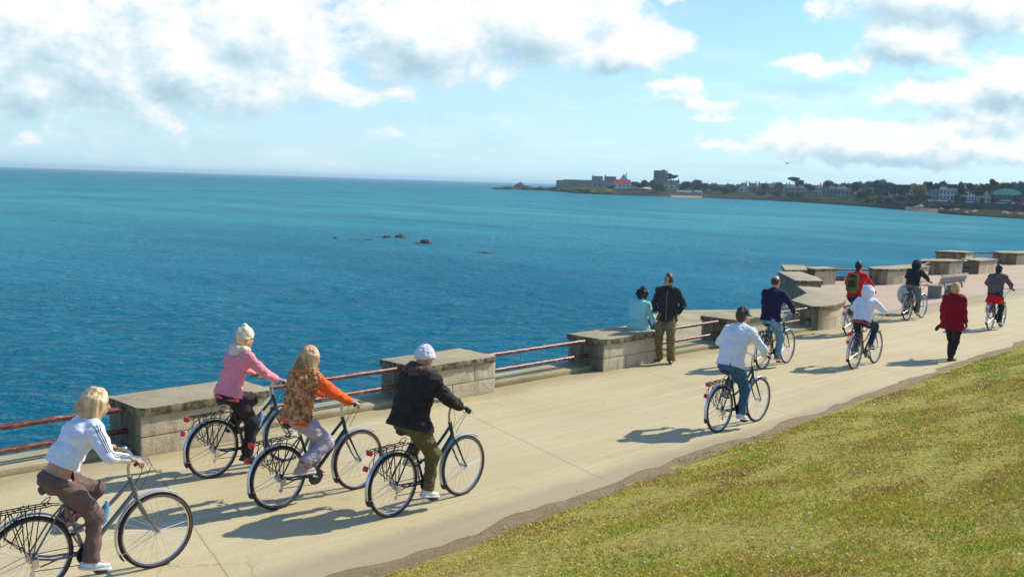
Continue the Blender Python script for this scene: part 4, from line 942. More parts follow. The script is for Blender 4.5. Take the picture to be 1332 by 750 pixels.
def bottle(p, rz, label):
    o = empty('water_bottle', p, rz, label, 'bottle', 'water bottles on the bicycles'); 
    MB().tube([(-.02, 0, 0), (0, 0, .02), (.03, 0, .14), (.036, 0, .165)], [.03, .035, .034, .018], 14).build('bottle_body', mat('blue_plastic', (.10, .32, .55), .3, var=.1), o); MB().tube([(.036, 0, .165), (.042, 0, .195)], [.02, .016], 12).build('bottle_cap', mat('pale_cap', (.5, .55, .6), .4), o)
rider(3.13, 8.44, -4, GREY_F, 'grey bicycle with a silver front mudguard at the bottom left corner', 'woman with a blonde bob in a white jacket with striped sleeves, riding the grey bicycle',
      dict(w=.97, fit=.028, drop=-.115, hemtilt=(0, 0, 0), trousers=cloth('mauve_trousers', (.155, .098, .088), .18), jacket=cloth('white_jacket', (.72, .75, .82), .04), stripes=mat('black_stripe', (.02, .025, .05), .7, var=0), collar=1, shoes=mat('white_blue_shoe', (.55, .62, .72), .5, var=.3, scale=18), hair=[('bob', BLOND)], leg=.013, rise=.12, cuff=.02, skin_back=1), lean=35, crank_deg=-62, yaw=-12, h=NEAR, pitch=-4, H=.98)
bottle((3.13+.60, 8.44-.042, .52), R(-4), 'blue water bottle in the frame of the grey bicycle')
rider(5.98, 10.48, 2, TEAL_F, 'dark bicycle half hidden behind the woman in the pink hoodie', 'woman in a pink hoodie, black trousers cream knitted hat cycling beside the sea wall',
      dict(w=.95, fit=.022, drop=.03, trousers=BLKC, flare=.026, jacket=cloth('pink_hoodie', (.80, .27, .32), .07), under=(mat('coral_hem', (.78, .13, .12), .8), .05), hood=.038, hood_m=cloth('cream_lining', (.72, .60, .48), .08), shoes=SHD, sole=SHD, hair=[('short', BLOND), ('bobble', cloth('cream_knit', (.72, .62, .46), .25, scale=22, bump=.012)), ], leg=.022), lean=21, crank_deg=-82, yaw=-8, h=NEAR, H=.94)
bottle((6.62, 10.50, .52), R(2), 'blue water bottle beside the leg of the woman in pink')
rider(5.93, 9.02, 0, TEAL_F, 'dark bicycle ridden by the woman in the fur gilet', 'woman in a brown fur gilet with orange sleeves and long fair hair on a bicycle',
      dict(w=.95, fit=.034, drop=.05, trousers=cloth('lilac_trousers', (.42, .37, .44), .16), jacket=FUR, fur=.03, sleeves=cloth('orange_sleeve', (.86, .13, .025), .08), sleeve_fit=.018, under=(cloth('orange_sleeve', (.86, .13, .03), .08), .035), hood=.036, hood_m=FUR, hoodrough=.04, shoes=mat('pink_shoe', (.55, .35, .33), .6, var=.25), hair=[('long', STRAW)], leg=.018, hem=.10, cuff=.015), lean=18, crank_deg=160, yaw=-6, h=NEAR, H=.91)
rider(6.70, 8.02, 2.5, TEAL_F, 'dark teal bicycle ridden by the person in the black parka', 'rider in a bulky black parka, olive trousers, black gloves and white knitted hat',
      dict(w=1.03, sw=.185, fit=.054, drop=.06, flare=.032, trousers=cloth('olive_trousers', (.125, .105, .045), .2), jacket=cloth('black_parka', (.030, .026, .024), .3), wrinkle=.04, hood=.072, hood_m=mat('dark_fur_trim', (.045, .024, .020), .9, var=.5, scale=24, col2=(.22, .12, .10), bump=.02, bscale=60), hoodrough=.05, gloves=mat('black_glove', (.02, .03, .04), .7), shoes=SHW, hair=[('beanie', cloth('white_knit', (.66, .65, .72), .06, bump=.012, bscale=45))], leg=.022), lean=19, crank_deg=-80, yaw=-5, h=NEAR, H=.98, elbow=(-.1, .8, -.6))
rider(12.70, 7.74, -1, TEAL_F, 'bicycle of the man in the white sweatshirt near the grass', 'man in a white sweatshirt, blue jeans and navy cap cycling close to the grass',
      dict(w=1.05, sw=.185, fit=.035, drop=.03, trousers=DEN, jacket=WHT, wrinkle=.035, shoes=SHW, hair=[('short', BRNH), ('cap', mat('navy_cap', (.012, .018, .04), .8))], leg=.018), lean=24, crank_deg=-75, yaw=-10, h=MID, H=1.08)
rider(17.92, 9.98, 3, TEAL_F, 'bicycle of the balding man in the navy sweater', 'balding man in a navy sweater and light blue jeans cycling ahead of the white sweatshirt',
      dict(w=1.04, sw=.185, fit=.032, drop=.03, trousers=LDEN, jacket=cloth('navy_sweater', (.018, .018, .055), .2), shoes=SHB, hair=[('fringe', BRNH)], leg=.018), lean=11, crank_deg=-85, yaw=-6, h=MID, H=1.08)
rider(19.52, 8.80, 2, GREY_F, 'bicycle under the rider with the raised white hood', 'rider in a white hooded top with the hood up, dark jeans and an orange hem',
      dict(w=.93, fit=.03, drop=.03, trousers=DDEN, jacket=WHT, under=(mat('rust_hem', (.42, .09, .045), .8), .06), shoes=SHB, hair=[('hoodup', WHT)], leg=.014, noface=False), lean=32, crank_deg=30, yaw=-14, h=MID, H=.88)
b8, p8, J8 = rider(23.95, 11.0, 3, TEAL_F, 'bicycle of the backpacker in red, hidden behind the white hooded rider', 'black haired cyclist in a red jacket with a backpack',
      dict(w=1.0, sw=.18, fit=.028, drop=.03, trousers=DDEN, jacket=cloth('red_jacket', (.62, .015, .025), .1), shoes=SHD, hair=[('short', BLKH)], leg=.014), lean=14, crank_deg=-70, yaw=-4, h=MID, H=1.08)
def backpack():
    f = SDF((-.5, -.5, .8), (.5, .5, 1.9), .01); n = nrm(J8['neck']-J8['pelvis']); bk = nrm(np.cross(V3(0, 1, 0), n)); bk = bk if bk[0] < 0 else -bk
    c = (J8['neck']*.52+J8['pelvis']*.48)+bk*.21
    m1 = cloth('olive_pack', (.13, .12, .035), .35); m2 = cloth('dark_pack', (.05, .045, .02), .3)
    o = empty('backpack', tuple(np.array(p8.location)), R(3), 'olive green backpack on the back of the cyclist in red', 'backpack')
    f.cone(c-n*.14, c+n*.13, .105, .09, .03, (0, 1, 0), 1.45).cone(c-n*.2, c-n*.12, .09, .1, .05, (0, 1, 0), 1.4); f.rough(.02, 14); sdf_obj('pack_body', f, m1, o, (0, 0, 0))
    f = SDF((-.5, -.5, .8), (.5, .5, 1.9), .01); f.cone(c-n*.12+bk*.09, c-n*.03+bk*.09, .05, .05, .02, (0, 1, 0), 2.1); f.rough(.01, 14); sdf_obj('front_pocket', f, m2, o, (0, 0, 0))
    f = SDF((-.5, -.5, .8), (.5, .5, 1.9), .01); f.cone(c+n*.17+bk*-.01, c+n*.14+bk*.05, .06, .06, .02, (0, 1, 0), 2.0); f.rough(.01, 14); sdf_obj('top_flap', f, m2, o, (0, 0, 0))
    for sg in (-1, 1): MB().tube([c+n*.15-bk*.05+V3(0, sg*.09, 0), c+n*.19-bk*.15+V3(0, sg*.11, 0), c+n*.12-bk*.30+V3(0, sg*.12, 0)], .016, 8, flat=((0, 1, 0), (1.8, .5))).build('strap', m2, o)
backpack()
rider(28.33, 11.31, 0, TEAL_F, 'bicycle beside the round grey bin', 'rider in a dark hooded top and grey green jeans beside the round grey bin',
      dict(w=.95, fit=.03, drop=.0, trousers=cloth('grey_green_jeans', (.10, .16, .16), .25), jacket=cloth('dark_slate_top', (.022, .032, .04), .2), under=(mat('salmon_hem', (.45, .16, .12), .8), .05), shoes=mat('tan_shoe', (.38, .3, .22), .6), hair=[('hoodup', cloth('dark_slate_top', (.02, .03, .04)))], leg=.014), lean=24, crank_deg=-70, yaw=-5, h=FAR, H=.88)
rider(28.33, 9.05, 2.5, TEAL_F, 'bicycle at the right edge ahead of the walking woman', 'rider in a grey top with a red garment round the hips, farthest right',
      dict(w=1.0, fit=.034, drop=.02, flare=.0, trousers=cloth('black_leggings', (.02, .04, .04), .3), jacket=cloth('grey_mauve_top', (.13, .10, .105), .2), under=(cloth('red_wrap', (.72, .01, .012), .08), .24), shoes=SHD, hair=[('short', BLKH)], leg=.014), lean=20, crank_deg=-75, yaw=-8, h=FAR, H=.96)

def stand(loc, rz, label, st, J, h=.011, group=None):
    o = empty('person', loc, R(rz), label, 'person', group); make_person(o, J, st, h); return o
# man standing with his hands in his jacket pockets
ux = V3(1, 0, 0)
def standing_J(Hs=1., stance=.10, feet_fwd=(0, 0), lean=0., yaw=0, hands='pocket', sw=.18):
    J = dict(pelvis=V3(0, 0, .93*Hs), waist=V3(.01+lean*.2, 0, 1.10*Hs), chest=V3(.0+lean*.5, 0, 1.30*Hs), neck=V3(lean, 0, 1.50*Hs), head=V3(.025+lean*1.1, 0, 1.655*Hs), lat=V3(0, 1, 0), plat=V3(0, 1, 0))
    y = R(yaw); J['hf'] = V3(math.cos(y), math.sin(y), -.04); J['hu'] = V3(.03, 0, 1)
    for s, sg, ff in (('L', 1, feet_fwd[0]), ('R', -1, feet_fwd[1])):
        J['sh'+s] = V3(lean*.9, sg*sw, 1.43*Hs)
        if hands == 'pocket': wr = V3(.07, sg*.235, .985*Hs); pole = V3(-.8, sg*.55, 0)
        elif hands == 'side': wr = V3(.05, sg*.26, .90*Hs); pole = V3(-1, sg*.25, 0)
        el, wr = ik(J['sh'+s], wr, .29*Hs, .26*Hs, pole); J['el'+s] = el; J['wr'+s] = wr
        fa = nrm(wr-el); J['g'+s] = (fa, V3(.1, -sg*1., 0), V3(1, 0, 0) if hands == 'side' else V3(1, 0, 0))
        J['hip'+s] = V3(0, sg*.09, .90*Hs); an = V3(ff, sg*stance, .085); kn, an = ik(J['hip'+s], an, .43*Hs, .425*Hs, V3(1, sg*.1, 0)); J['kn'+s] = kn; J['an'+s] = an; J['foot'+s] = nrm(V3(1, sg*.22, 0))
    return J
stand((16.93, 11.66, 0), 200, 'dark haired man in an open black jacket and khaki trousers standing by the seated woman',
      dict(w=1.0, zip=mat('zip_grey', (.16, .17, .13), .6, var=.1), fit=.035, drop=.09, flare=.012, wrinkle=.035, trousers=cloth('khaki_trousers', (.20, .15, .07), .2), jacket=cloth('black_jacket', (.032, .032, .034), .3), collar=1, shoes=SHD, hair=[('crop', BRNH)], leg=.026, cuff=.015, hide_hands='LR', fold=1.3), standing_J(1.035, .14, (.06, -.04), yaw=-32, sw=.185), MID)
# inner shirt and zip line of his jacket are part of the jacket front
Jw = standing_J(.955, .055, (.16, -.12), hands='side', sw=.165)
ow = stand((22.4, 7.93, 0), -2, 'fair haired woman in a dark red coat and black trousers walking away',
      dict(w=1.0, fit=.045, drop=.20, flare=.035, wrinkle=.03, trousers=BLKC, jacket=cloth('dark_red_coat', (.24, .006, .018), .12), collar=1, gloves=mat('black_glove', (.02, .03, .04), .7), shoes=SHD, sole=SHD, hair=[('short', mat('ginger_blonde_hair', (.55, .34, .13), .5, var=.4, scale=18, bump=.008, bscale=40))], leg=.02, curl=.9), Jw, MID)
def umbrella():
    w = Jw['wrL']+nrm(Jw['wrL']-Jw['elL'])*.10; o = empty('umbrella', (22.4+w[0], 7.93+w[1], w[2]), R(-2), 'small black folded umbrella in the left hand of the woman in the dark red coat', 'umbrella')
    MB().tube([(-.0, .0, .04), (.01, .03, -.02), (.02, .08, -.09), (.03, .115, -.15)], [.012, .022, .042, .034], 12).build('folded_canopy', BLKC, o); MB().tube([(0, -.02, .07), (0, 0, .03)], [.014, .012], 10).build('handle', BLK(), o)
umbrella()
# woman sitting on the block, back to the photographer, legs over its end
def seated():
    z = .64; J = dict(pelvis=V3(0, 0, z+.10), waist=V3(-.02, 0, z+.26), chest=V3(.03, 0, z+.42), neck=V3(.09, 0, z+.57), head=V3(.13, -.01, z+.715), lat=V3(0, 1, 0), plat=V3(0, 1, 0), hf=V3(.9, -.42, -.1), hu=V3(.1, 0, 1))
    for s, sg in (('L', 1), ('R', -1)):
        J['sh'+s] = V3(.05, sg*.155, z+.50); wr = V3(.28, sg*.10, z+.17); el, wr = ik(J['sh'+s], wr, .27, .25, V3(-.5, sg*.8, -.3)); J['el'+s] = el; J['wr'+s] = wr; J['g'+s] = (V3(1, -sg*.6, -.1), V3(0, 0, -1), V3(.3, -sg*1, 0))
        J['hip'+s] = V3(.02, sg*.085, z+.095); J['kn'+s] = V3(.44, sg*.10, z+.08); J['an'+s] = V3(.47, sg*.10, z-.33); J['foot'+s] = nrm(V3(1, sg*.1, -.15))
    stand((16.80, 12.28, 0), 8, 'curly haired woman in a turquoise cardigan sitting on the parapet block',
          dict(w=.98, fit=.036, drop=.10, flare=.03, trousers=DEN, jacket=cloth('turquoise_cardigan', (.30, .66, .66), .05), shoes=SHD, hair=[('curly', BLKH)], leg=.015, curl=.5), J, MID)
seated()

# ------------------------------------------------------------------ far shore
SEA = -4.
WLX = [560, 640, 720, 760, 850, 910, 1000, 1060, 1120, 1180, 1250, 1332, 1500]; WLY = [246.2, 247, 248.6, 252, 255.5, 257, 261, 264.5, 268.5, 274, 280, 285, 300]
def dshore(px): return 7.6*FPX/max(np.interp(px, WLX, WLY)-hor(px), 6)
def cz(px, d): # land height above datum at distance d beyond column px
    e = d-dshore(px); return float(np.interp(e, [0, 4, 12, 40, 110, 300, 1200], [-4.2, -3.2, -1.6, .3, 2.2, 5.5, 9]))
def build_coast():
    pxs = np.concatenate([np.linspace(722, 1500, 130)]); es = [-2, 0, 2, 4, 8, 12, 20, 30, 40, 70, 110, 200, 300, 600, 1200]; V = []
    for px in pxs:
        for e in es:
            d = dshore(px)+e; z = cz(px, d) if e > 0 else -4.6
            if 0 < e < 40: z += .8*float(vnoise(np.array([px*.31]), np.array([e*.2]), np.array([0.]))[0])
            V.append(bearing(px, d, z))
    n, m = len(pxs), len(es); I = np.arange(n*m).reshape(n, m); F = np.stack([I[:-1, :-1], I[:-1, 1:], I[1:, 1:], I[1:, :-1]], -1).reshape(-1, 4)
    mm, N, L, b = newmat('coast_land'); tc = N.new('ShaderNodeTexCoord').outputs['Object']; sp = N.new('ShaderNodeSeparateXYZ'); L.new(tc, sp.inputs[0])
    nz = noise(N, L, tc, .05, 6, .7); nf = noise(N, L, tc, .5, 5, .7)
    h = math_(N, L, 'ADD', sp.outputs[2], math_(N, L, 'MULTIPLY', nz, 3.))
    c = ramp(N, L, math_(N, L, 'MULTIPLY_ADD', h, .1, .4), [(.18, (.05, .045, .035)), (.26, (.10, .085, .055)), (.36, (.075, .07, .05)), (.5, (.035, .05, .015)), (.62, (.045, .065, .018)), (.8, (.05, .06, .025))])
    c = mixc(N, L, .5, c, ramp(N, L, nf, [(.35, (.015, .02, .010)), (.65, (.075, .085, .035))]))
    L.new(c, b.inputs['Base Color']); b.inputs['Roughness'].default_value = 1; b.inputs['Specular IOR Level'].default_value = 0
    struct(link('coast_terrain', npmesh('coast_terrain', V, F, mm, smooth=True)))
build_coast()
ROCKM = mat('dark_rock', (.045, .042, .038), .95, spec=.05, var=.4, scale=.6, col2=(.12, .10, .08), bump=.1, bscale=2)
def rock_obj(name, loc, r, m, label, cat, group=None, seed=0, z=None):
    bm = bmesh.new(); bmesh.ops.create_icosphere(bm, subdivisions=3, radius=1)
    P = np.array([v.co[:] for v in bm.verts]); k = 1+.9*vnoise(P[:, 0]*1.3+seed*3.1, P[:, 1]*1.3, P[:, 2]*1.3+seed)+.4*vnoise(P[:, 0]*4+seed, P[:, 1]*4, P[:, 2]*4)
    for v, a in zip(bm.verts, k): v.co = Vector((v.co.x*r[0]*a, v.co.y*r[1]*a, v.co.z*r[2]*a))
    me = bpy.data.meshes.new(name); bm.to_mesh(me); bm.free(); me.materials.append(m); o = link(name, me, loc=loc); return tag(o, label, cat, group)
# skerry off the point
for i, (px, w, h, dd) in enumerate(((645, 13, 1.6, 0), (655, 18, 3.2, 5), (666, 16, 2.2, 0), (674, 17, 5.6, 8), (684, 18, 3.6, 4), (696, 20, 3.3, 0), (706, 18, 3.4, 6), (716, 16, 3.0, 3))):
    d = 985+dd; p = bearing(px, d, SEA); lb = ['low outermost tip of the dark rocks off the point', 'second hump of the dark rocks, near the outer tip', 'low dip in the dark rocks before the tallest hump', 'tallest hump of the dark rocks off the point', 'broad dark rock just inside the tallest hump', 'flat dark rock midway to the old fort', 'dark rock near the foot of the old fort', 'dark rock touching the foot of the old fort'][i]
    rock_obj('rock', p, (w*.45, w*.45, h), ROCKM, lb, 'rock', 'dark rocks off the point', i)
# rocks awash in the bay
SR = mat('bay_rock', (.035, .034, .03), .9, var=.5, scale=1.2, col2=(.11, .10, .075), bump=.05, bscale=4)
for i, (px, py, w, h, lb) in enumerate(((434, 309.5, .9, .35, 'small rock awash far left of the group in the bay'), (468, 310.5, 3.2, .22, 'flat pale rock barely breaking the surface'), (478, 311, 2.2, .25, 'low pale rock beside the flat rock in the bay'), (501, 308.5, 1.7, .5, 'dark rock left of the domed rock in the bay'), (519, 308.8, 2.3, .9, 'domed dark rock in the bay'), (541, 316, 1.8, .35, 'low rock just left of the split rock'), (552, 316, 2.0, .85, 'two toned split rock in the bay'), (626, 328, 3.4, .28, 'long dark low rock awash to the right of the others'))):
    d = 7.6*FPX/(py-hor(px)); p = bearing(px, d, SEA-.05); rock_obj('sea_rock', p, (w*.36, w*.25, h*.55), SR, lb, 'rock', 'rocks awash in the bay', i+20)
for i, (px, py, w) in enumerate(((1080, 367, .8), (1089, 367.5, 1.0))):
    d = 7.6*FPX/(py-hor(px)); rock_obj('sea_rock', bearing(px, d, SEA), (w, w*.7, .6), ROCKM, ['small dark rock in the water seen below the far railing', 'larger dark rock in the water seen below the far railing'][i], 'rock', 'rocks below the far railing', 40+i)

CM = {}
def cm(c, k=.12):
    key = tuple(c)
    if key not in CM: CM[key] = mat('render_%d' % len(CM), c, .85, var=k, scale=.3, bump=.0)
    return CM[key]
SLATE = cm((.06, .065, .075)); WIN = mat('far_window_glass', (.03, .04, .05), .15, var=0)
def axes(px, yaw=0):
    f = nrm(bearing(px, 1, 0)*V3(1, 1, 0)); a = math.atan2(f[1], f[0])-math.pi/2+R(yaw); return a
def house(px0, px1, pyb, pyt, wall, roofm, label, extra=0, yaw=0, roofh=.35, ch=2, rows=2, cols=4, gable=False, name='house', depth=9, hip=False, cat='house', wcol=None, group='houses along the far shore'):
    px = (px0+px1)/2; d = dshore(px)+(60+extra); w = (px1-px0)/FPX*d; zt = zat(px, pyt, d); zb = min(zat(px, pyb, d), cz(px, d)); H = zt-zb; rh = H*roofh; wh = H-rh
    p = bearing(px, d, zb); o = empty(name, p, axes(px, yaw), label, cat, group); vis0 = zat(px, pyb, d)-zb
    mb = MB(); mb.box((0, 0, wh/2-1), (w, depth, wh+2)); 
    if gable: mb.add([(-w/2, -depth/2, wh), (w/2, -depth/2, wh), (0, -depth/2, H), (-w/2, depth/2, wh), (w/2, depth/2, wh), (0, depth/2, H)], [(0, 1, 2), (5, 4, 3)])
    mb.build('wall', wall, o, smooth=False)
    mb = MB()
    if gable:
        for s in (-1, 1): mb.add([(0, -depth/2-.3, H), (s*(w/2+.3), -depth/2-.3, wh-.2), (s*(w/2+.3), depth/2+.3, wh-.2), (0, depth/2+.3, H), (0, -depth/2-.3, H+.25), (s*(w/2+.3), -depth/2-.3, wh+.05), (s*(w/2+.3), depth/2+.3, wh+.05), (0, depth/2+.3, H+.25)], [(0, 1, 2, 3), (4, 5, 6, 7), (0, 1, 5, 4), (1, 2, 6, 5), (2, 3, 7, 6)])
    elif rh > .3:
        k = .25*w if hip else 0; mb.add([(-w/2-.3, -depth/2-.3, wh), (w/2+.3, -depth/2-.3, wh), (w/2+.3, depth/2+.3, wh), (-w/2-.3, depth/2+.3, wh), (-w/2+k, 0, H), (w/2-k, 0, H)], [(0, 1, 5, 4), (2, 3, 4, 5), (0, 4, 3), (1, 2, 5), (0, 3, 2, 1)])
    else: mb.box((0, 0, wh+.12), (w+.3, depth+.3, .24))
    rf = mb.build('roof', roofm, o, smooth=False)
    for i in range(ch):
        x = (-.42+.84*i/max(ch-1, 1))*w if not gable else .25*w; MB().box((x, .3, H-rh*.2+.9), (max(.8, w*.05), 1., 1.0+rh*.4)).build('chimney', cm((.16, .12, .10)), rf, smooth=False)
    zlo = max(vis0, 0)
    for r_ in range(rows):
        for c in range(cols):
            x = (-.5+(c+.5)/cols)*w; z = zlo+(wh-zlo)*(r_+.5)/rows; ww = min(1.3, w/cols*.5); hh = min(1.7, (wh-zlo)/rows*.55)
            f = MB().box((x, -depth/2-.03, z), (ww, .1, hh)).build('window', wcol or WIN, o, smooth=False)
    return o
# martello tower
def martello():
    px = 853.5; d = 860; w = 18/FPX*d; zb = 0; zt = zat(px, 222, d); p = bearing(px, d, zb); o = empty('round_tower', p, axes(px), 'squat round stone tower with a flagpole standing above the trees', 'tower'); st = mat('tower_granite', (.17, .155, .13), .9, var=.2, scale=.4, bump=.1, bscale=1.5)
    H = zt-zb; MB().tube([(0, 0, -2), (0, 0, H*.9), (0, 0, H*.9), (0, 0, H)], [w*.54, w*.49, w*.51, w*.505], 40).build('tower_wall', st, o)
    MB().tube([(0, 0, H), (0, 0, H+3.2)], .12, 6).build('flagpole', cm((.2, .2, .2)), o); MB().box((-.18*w, -w*.5, H*.72), (.9, .4, 1.6)).build('window', WIN, o, smooth=False); MB().box((.2*w, -w*.0, H+.4), (2.4, 2.4, .9)).build('gun_turret', st, o, smooth=False)
martello()
# old fort wall on the point
def fort():
    pa, pb = 719, 790; o = empty('fort_wall', bearing(750, 1000, SEA), 0, 'long old stone battery wall at the tip of the point with a grassy foot', 'fort'); base = np.array(o.location); st = mat('fort_stone', (.13, .12, .085), .9, var=.35, scale=.12, bump=.1, bscale=1, col2=(.22, .20, .13))
    def seg(x0, x1, yt, d0, d1, nm='wall', m=st, zb=SEA):
        a = bearing(x0, d0, zb)-base; b = bearing(x1, d1, zb)-base; up0 = zat(x0, yt[0], d0)-zb; up1 = zat(x1, yt[1], d1)-zb; bk = nrm(bearing(750, 1, 0)*V3(1, 1, 0))*12
        MB().add([a, b, b+bk, a+bk, a+V3(0, 0, up0), b+V3(0, 0, up1), b+bk+V3(0, 0, up1), a+bk+V3(0, 0, up0)], [(0, 1, 5, 4), (1, 2, 6, 5), (2, 3, 7, 6), (3, 0, 4, 7), (4, 5, 6, 7)]).build(nm, m, o, smooth=False)
    seg(719, 728, (234.2, 234.2), 990, 985); seg(728, 790, (233.2, 235), 985, 975); seg(719.5, 790, (235.0, 236.4), 981, 968, 'string_course', cm((.24, .21, .15))); seg(742, 745, (239, 239), 974, 973, 'gateway', cm((.03, .03, .03)))
fort()
for i, (px, w, h) in enumerate(((731, 16, 3.2), (748, 20, 4.), (764, 22, 5), (778, 20, 4.2), (792, 18, 2.8))):
    rock_obj('grassy_bank', bearing(px, dshore(px)+14, SEA+.3), (w*.6, w*.4, h), mat('grassy_rock', (.04, .042, .024), .95, spec=0., var=.5, scale=.15, col2=(.16, .17, .06)), ['grassy rock at the outer corner of the fort wall', 'grassy rock under the dark gateway of the fort', 'highest grassy rock in front of the fort wall', 'grassy rock near the inner end of the fort wall', 'low grassy rock below the red roofed house'][i], 'rock', 'grassy rocks below the fort', 60+i)
W_ = (.62, .64, .66); C_ = (.5, .47, .38); G_ = (.27, .29, .30); B_ = (.13, .10, .085)
HS = [
 (765, 779, 246, 229, G_, SLATE, 'grey house with one tall chimney above the fort wall', dict(extra=60, roofh=.4, ch=1, rows=1, cols=2, group='houses near the point')),
 (781, 796, 246, 229.5, G_, SLATE, 'grey house with a chimney at its left end, next to the red roof', dict(extra=60, roofh=.5, ch=1, rows=1, cols=2)),
 (800, 812, 244, 226.5, (.42, .45, .46), cm((.3, .33, .34)), 'pale gabled house rising behind the red roof', dict(extra=90, roofh=.5, ch=1, rows=1, cols=2, gable=True)),
 (793, 815, 248.5, 233.5, W_, cm((.36, .035, .03)), 'white house with a bright red roof near the point', dict(extra=5, roofh=.4, ch=0, rows=2, cols=4)),
 (820, 831, 250, 242.5, C_, SLATE, 'small cream house left of the white cottage', dict(extra=2, roofh=.35, ch=0, rows=1, cols=3)),
 (832, 843, 250, 243.5, (.66, .66, .6), cm((.45, .45, .42)), 'white cottage below the round tower', dict(extra=2, roofh=.3, ch=0, rows=1, cols=3)),
 (859, 878, 250, 234.5, W_, SLATE, 'pale house with two gables right of the round tower', dict(extra=35, roofh=.4, ch=2, rows=2, cols=3)),
 (849, 856, 250.5, 245.5, W_, SLATE, 'tiny white gabled hut directly below the round tower', dict(extra=5, roofh=.4, ch=0, rows=1, cols=1, gable=True)),
 (875, 894, 253.5, 248.3, (.68, .68, .66), cm((.5, .5, .5)), 'long low white building above the small beach', dict(extra=-35, roofh=.1, ch=0, rows=1, cols=6, depth=5)),
 (898, 908, 253.5, 248.3, (.62, .66, .68), cm((.5, .5, .5)), 'short white building right of the long low one', dict(extra=-35, roofh=.1, ch=0, rows=1, cols=2, depth=5)),
 (955, 968, 254, 237.5, C_, SLATE, 'cream gabled house in the middle of the shore', dict(extra=10, roofh=.45, ch=1, rows=2, cols=2, gable=True)),
 (968, 978, 253, 238, B_, cm((.10, .06, .055)), 'brown brick house beside the cream gabled one', dict(extra=14, roofh=.4, ch=2, rows=2, cols=2)),
 (925, 942, 252, 240, B_, cm((.09, .06, .055)), 'brown house half buried in trees left of the cream gable', dict(extra=40, roofh=.5, ch=2, rows=1, cols=3)),
 (980, 1000, 252, 238.5, (.17, .16, .15), SLATE, 'left half of the grey terrace between brown house and big tree', dict(extra=45, roofh=.35, ch=3, rows=2, cols=5)),
 (1000, 1018, 253, 239.5, (.24, .22, .19), SLATE, 'right half of the grey terrace left of the big tree', dict(extra=45, roofh=.35, ch=3, rows=2, cols=4)),
 (1019, 1040, 253, 240, G_, SLATE, 'grey slate house under the big spreading tree', dict(extra=40, roofh=.3, ch=2, rows=2, cols=5)),
 (1041, 1062, 258, 240.5, (.42, .46, .48), SLATE, 'tall pale house with rows of windows by the water', dict(extra=20, roofh=.18, ch=2, rows=3, cols=5)),
 (1064, 1082, 262, 241, (.20, .21, .22), SLATE, 'dark grey terrace house with white doors, left of the pair', dict(extra=8, roofh=.2, ch=2, rows=2, cols=4)),
 (1083, 1102, 263, 242, (.25, .26, .26), SLATE, 'dark grey terrace house with white doors, right of the pair', dict(extra=8, roofh=.2, ch=2, rows=2, cols=4)),
 (1104, 1117, 262, 246, G_, cm((.16, .10, .08)), 'small grey house beside the dark terrace', dict(extra=20, roofh=.4, ch=1, rows=2, cols=2)),
 (1126, 1150, 256, 240, (.19, .10, .075), cm((.16, .07, .05)), 'brown brick house with a reddish roof above the hedge', dict(extra=70, roofh=.5, ch=1, rows=1, cols=4)),
 (1202, 1214, 260, 242, (.28, .34, .33), SLATE, 'grey green house right of the yellow tree', dict(extra=35, roofh=.3, ch=1, rows=2, cols=3)),
 (1216, 1237, 260, 243, W_, SLATE, 'white house with two rows of windows on the right shore', dict(extra=18, roofh=.22, ch=2, rows=2, cols=5)),
 (1241, 1252, 260, 240, (.40, .46, .47), SLATE, 'narrow pale green house right of the white house', dict(extra=30, roofh=.25, ch=1, rows=3, cols=2)),
 (1253, 1267, 261, 242, W_, SLATE, 'white house behind the parked cars', dict(extra=24, roofh=.3, ch=2, rows=2, cols=4)),
 (1270, 1281, 263, 247, (.48, .40, .28), cm((.50, .15, .07)), 'cream gabled house with an orange roof, left of the pair', dict(extra=5, roofh=.6, ch=0, rows=1, cols=2, gable=True)),
 (1278, 1288, 262, 245, (.42, .30, .22), cm((.40, .11, .05)), 'taller gabled house with a rust red roof', dict(extra=14, roofh=.6, ch=1, rows=1, cols=2, gable=True)),
 (1318, 1327, 262, 248, (.26, .16, .12), cm((.16, .09, .07)), 'brick house right of the green roofed hall', dict(extra=22, roofh=.4, ch=1, rows=2, cols=2)),
 (1328, 1340, 265, 250, (.08, .22, .50), cm((.10, .24, .5)), 'bright blue building at the right edge of the shore', dict(extra=5, roofh=.1, ch=0, rows=1, cols=3)),
]
HS += [
 (908, 920, 252, 243, C_, SLATE, 'small cream house among trees right of the short white building', dict(extra=25, roofh=.35, ch=1, rows=1, cols=3)),
 (942, 954, 253, 241, (.40, .42, .42), SLATE, 'grey house just left of the cream gabled one', dict(extra=50, roofh=.4, ch=1, rows=1, cols=3)),
 (1150, 1164, 254, 241, C_, cm((.22, .12, .09)), 'cream house with a brownish roof above the end of the hedge', dict(extra=60, roofh=.4, ch=1, rows=1, cols=3)),
 (1168, 1180, 256, 243.5, (.36, .34, .32), SLATE, 'grey house left of the yellow tree', dict(extra=34, roofh=.4, ch=1, rows=2, cols=3)),
 (1288, 1297, 258, 240, W_, SLATE, 'white house rising behind the left end of the green roof', dict(extra=100, roofh=.3, ch=1, rows=2, cols=2)),
 (1116, 1126, 256, 243, W_, SLATE, 'white gable end among dark trees right of the dark terrace', dict(extra=45, roofh=.4, ch=1, rows=1, cols=2, gable=True)),
]
for (a, b, yb, yt, wc, rm, lb, kw) in HS:
    if 'group' in kw: kw.pop('group')
    house(a, b, yb, yt, cm(wc), rm, lb, **kw)
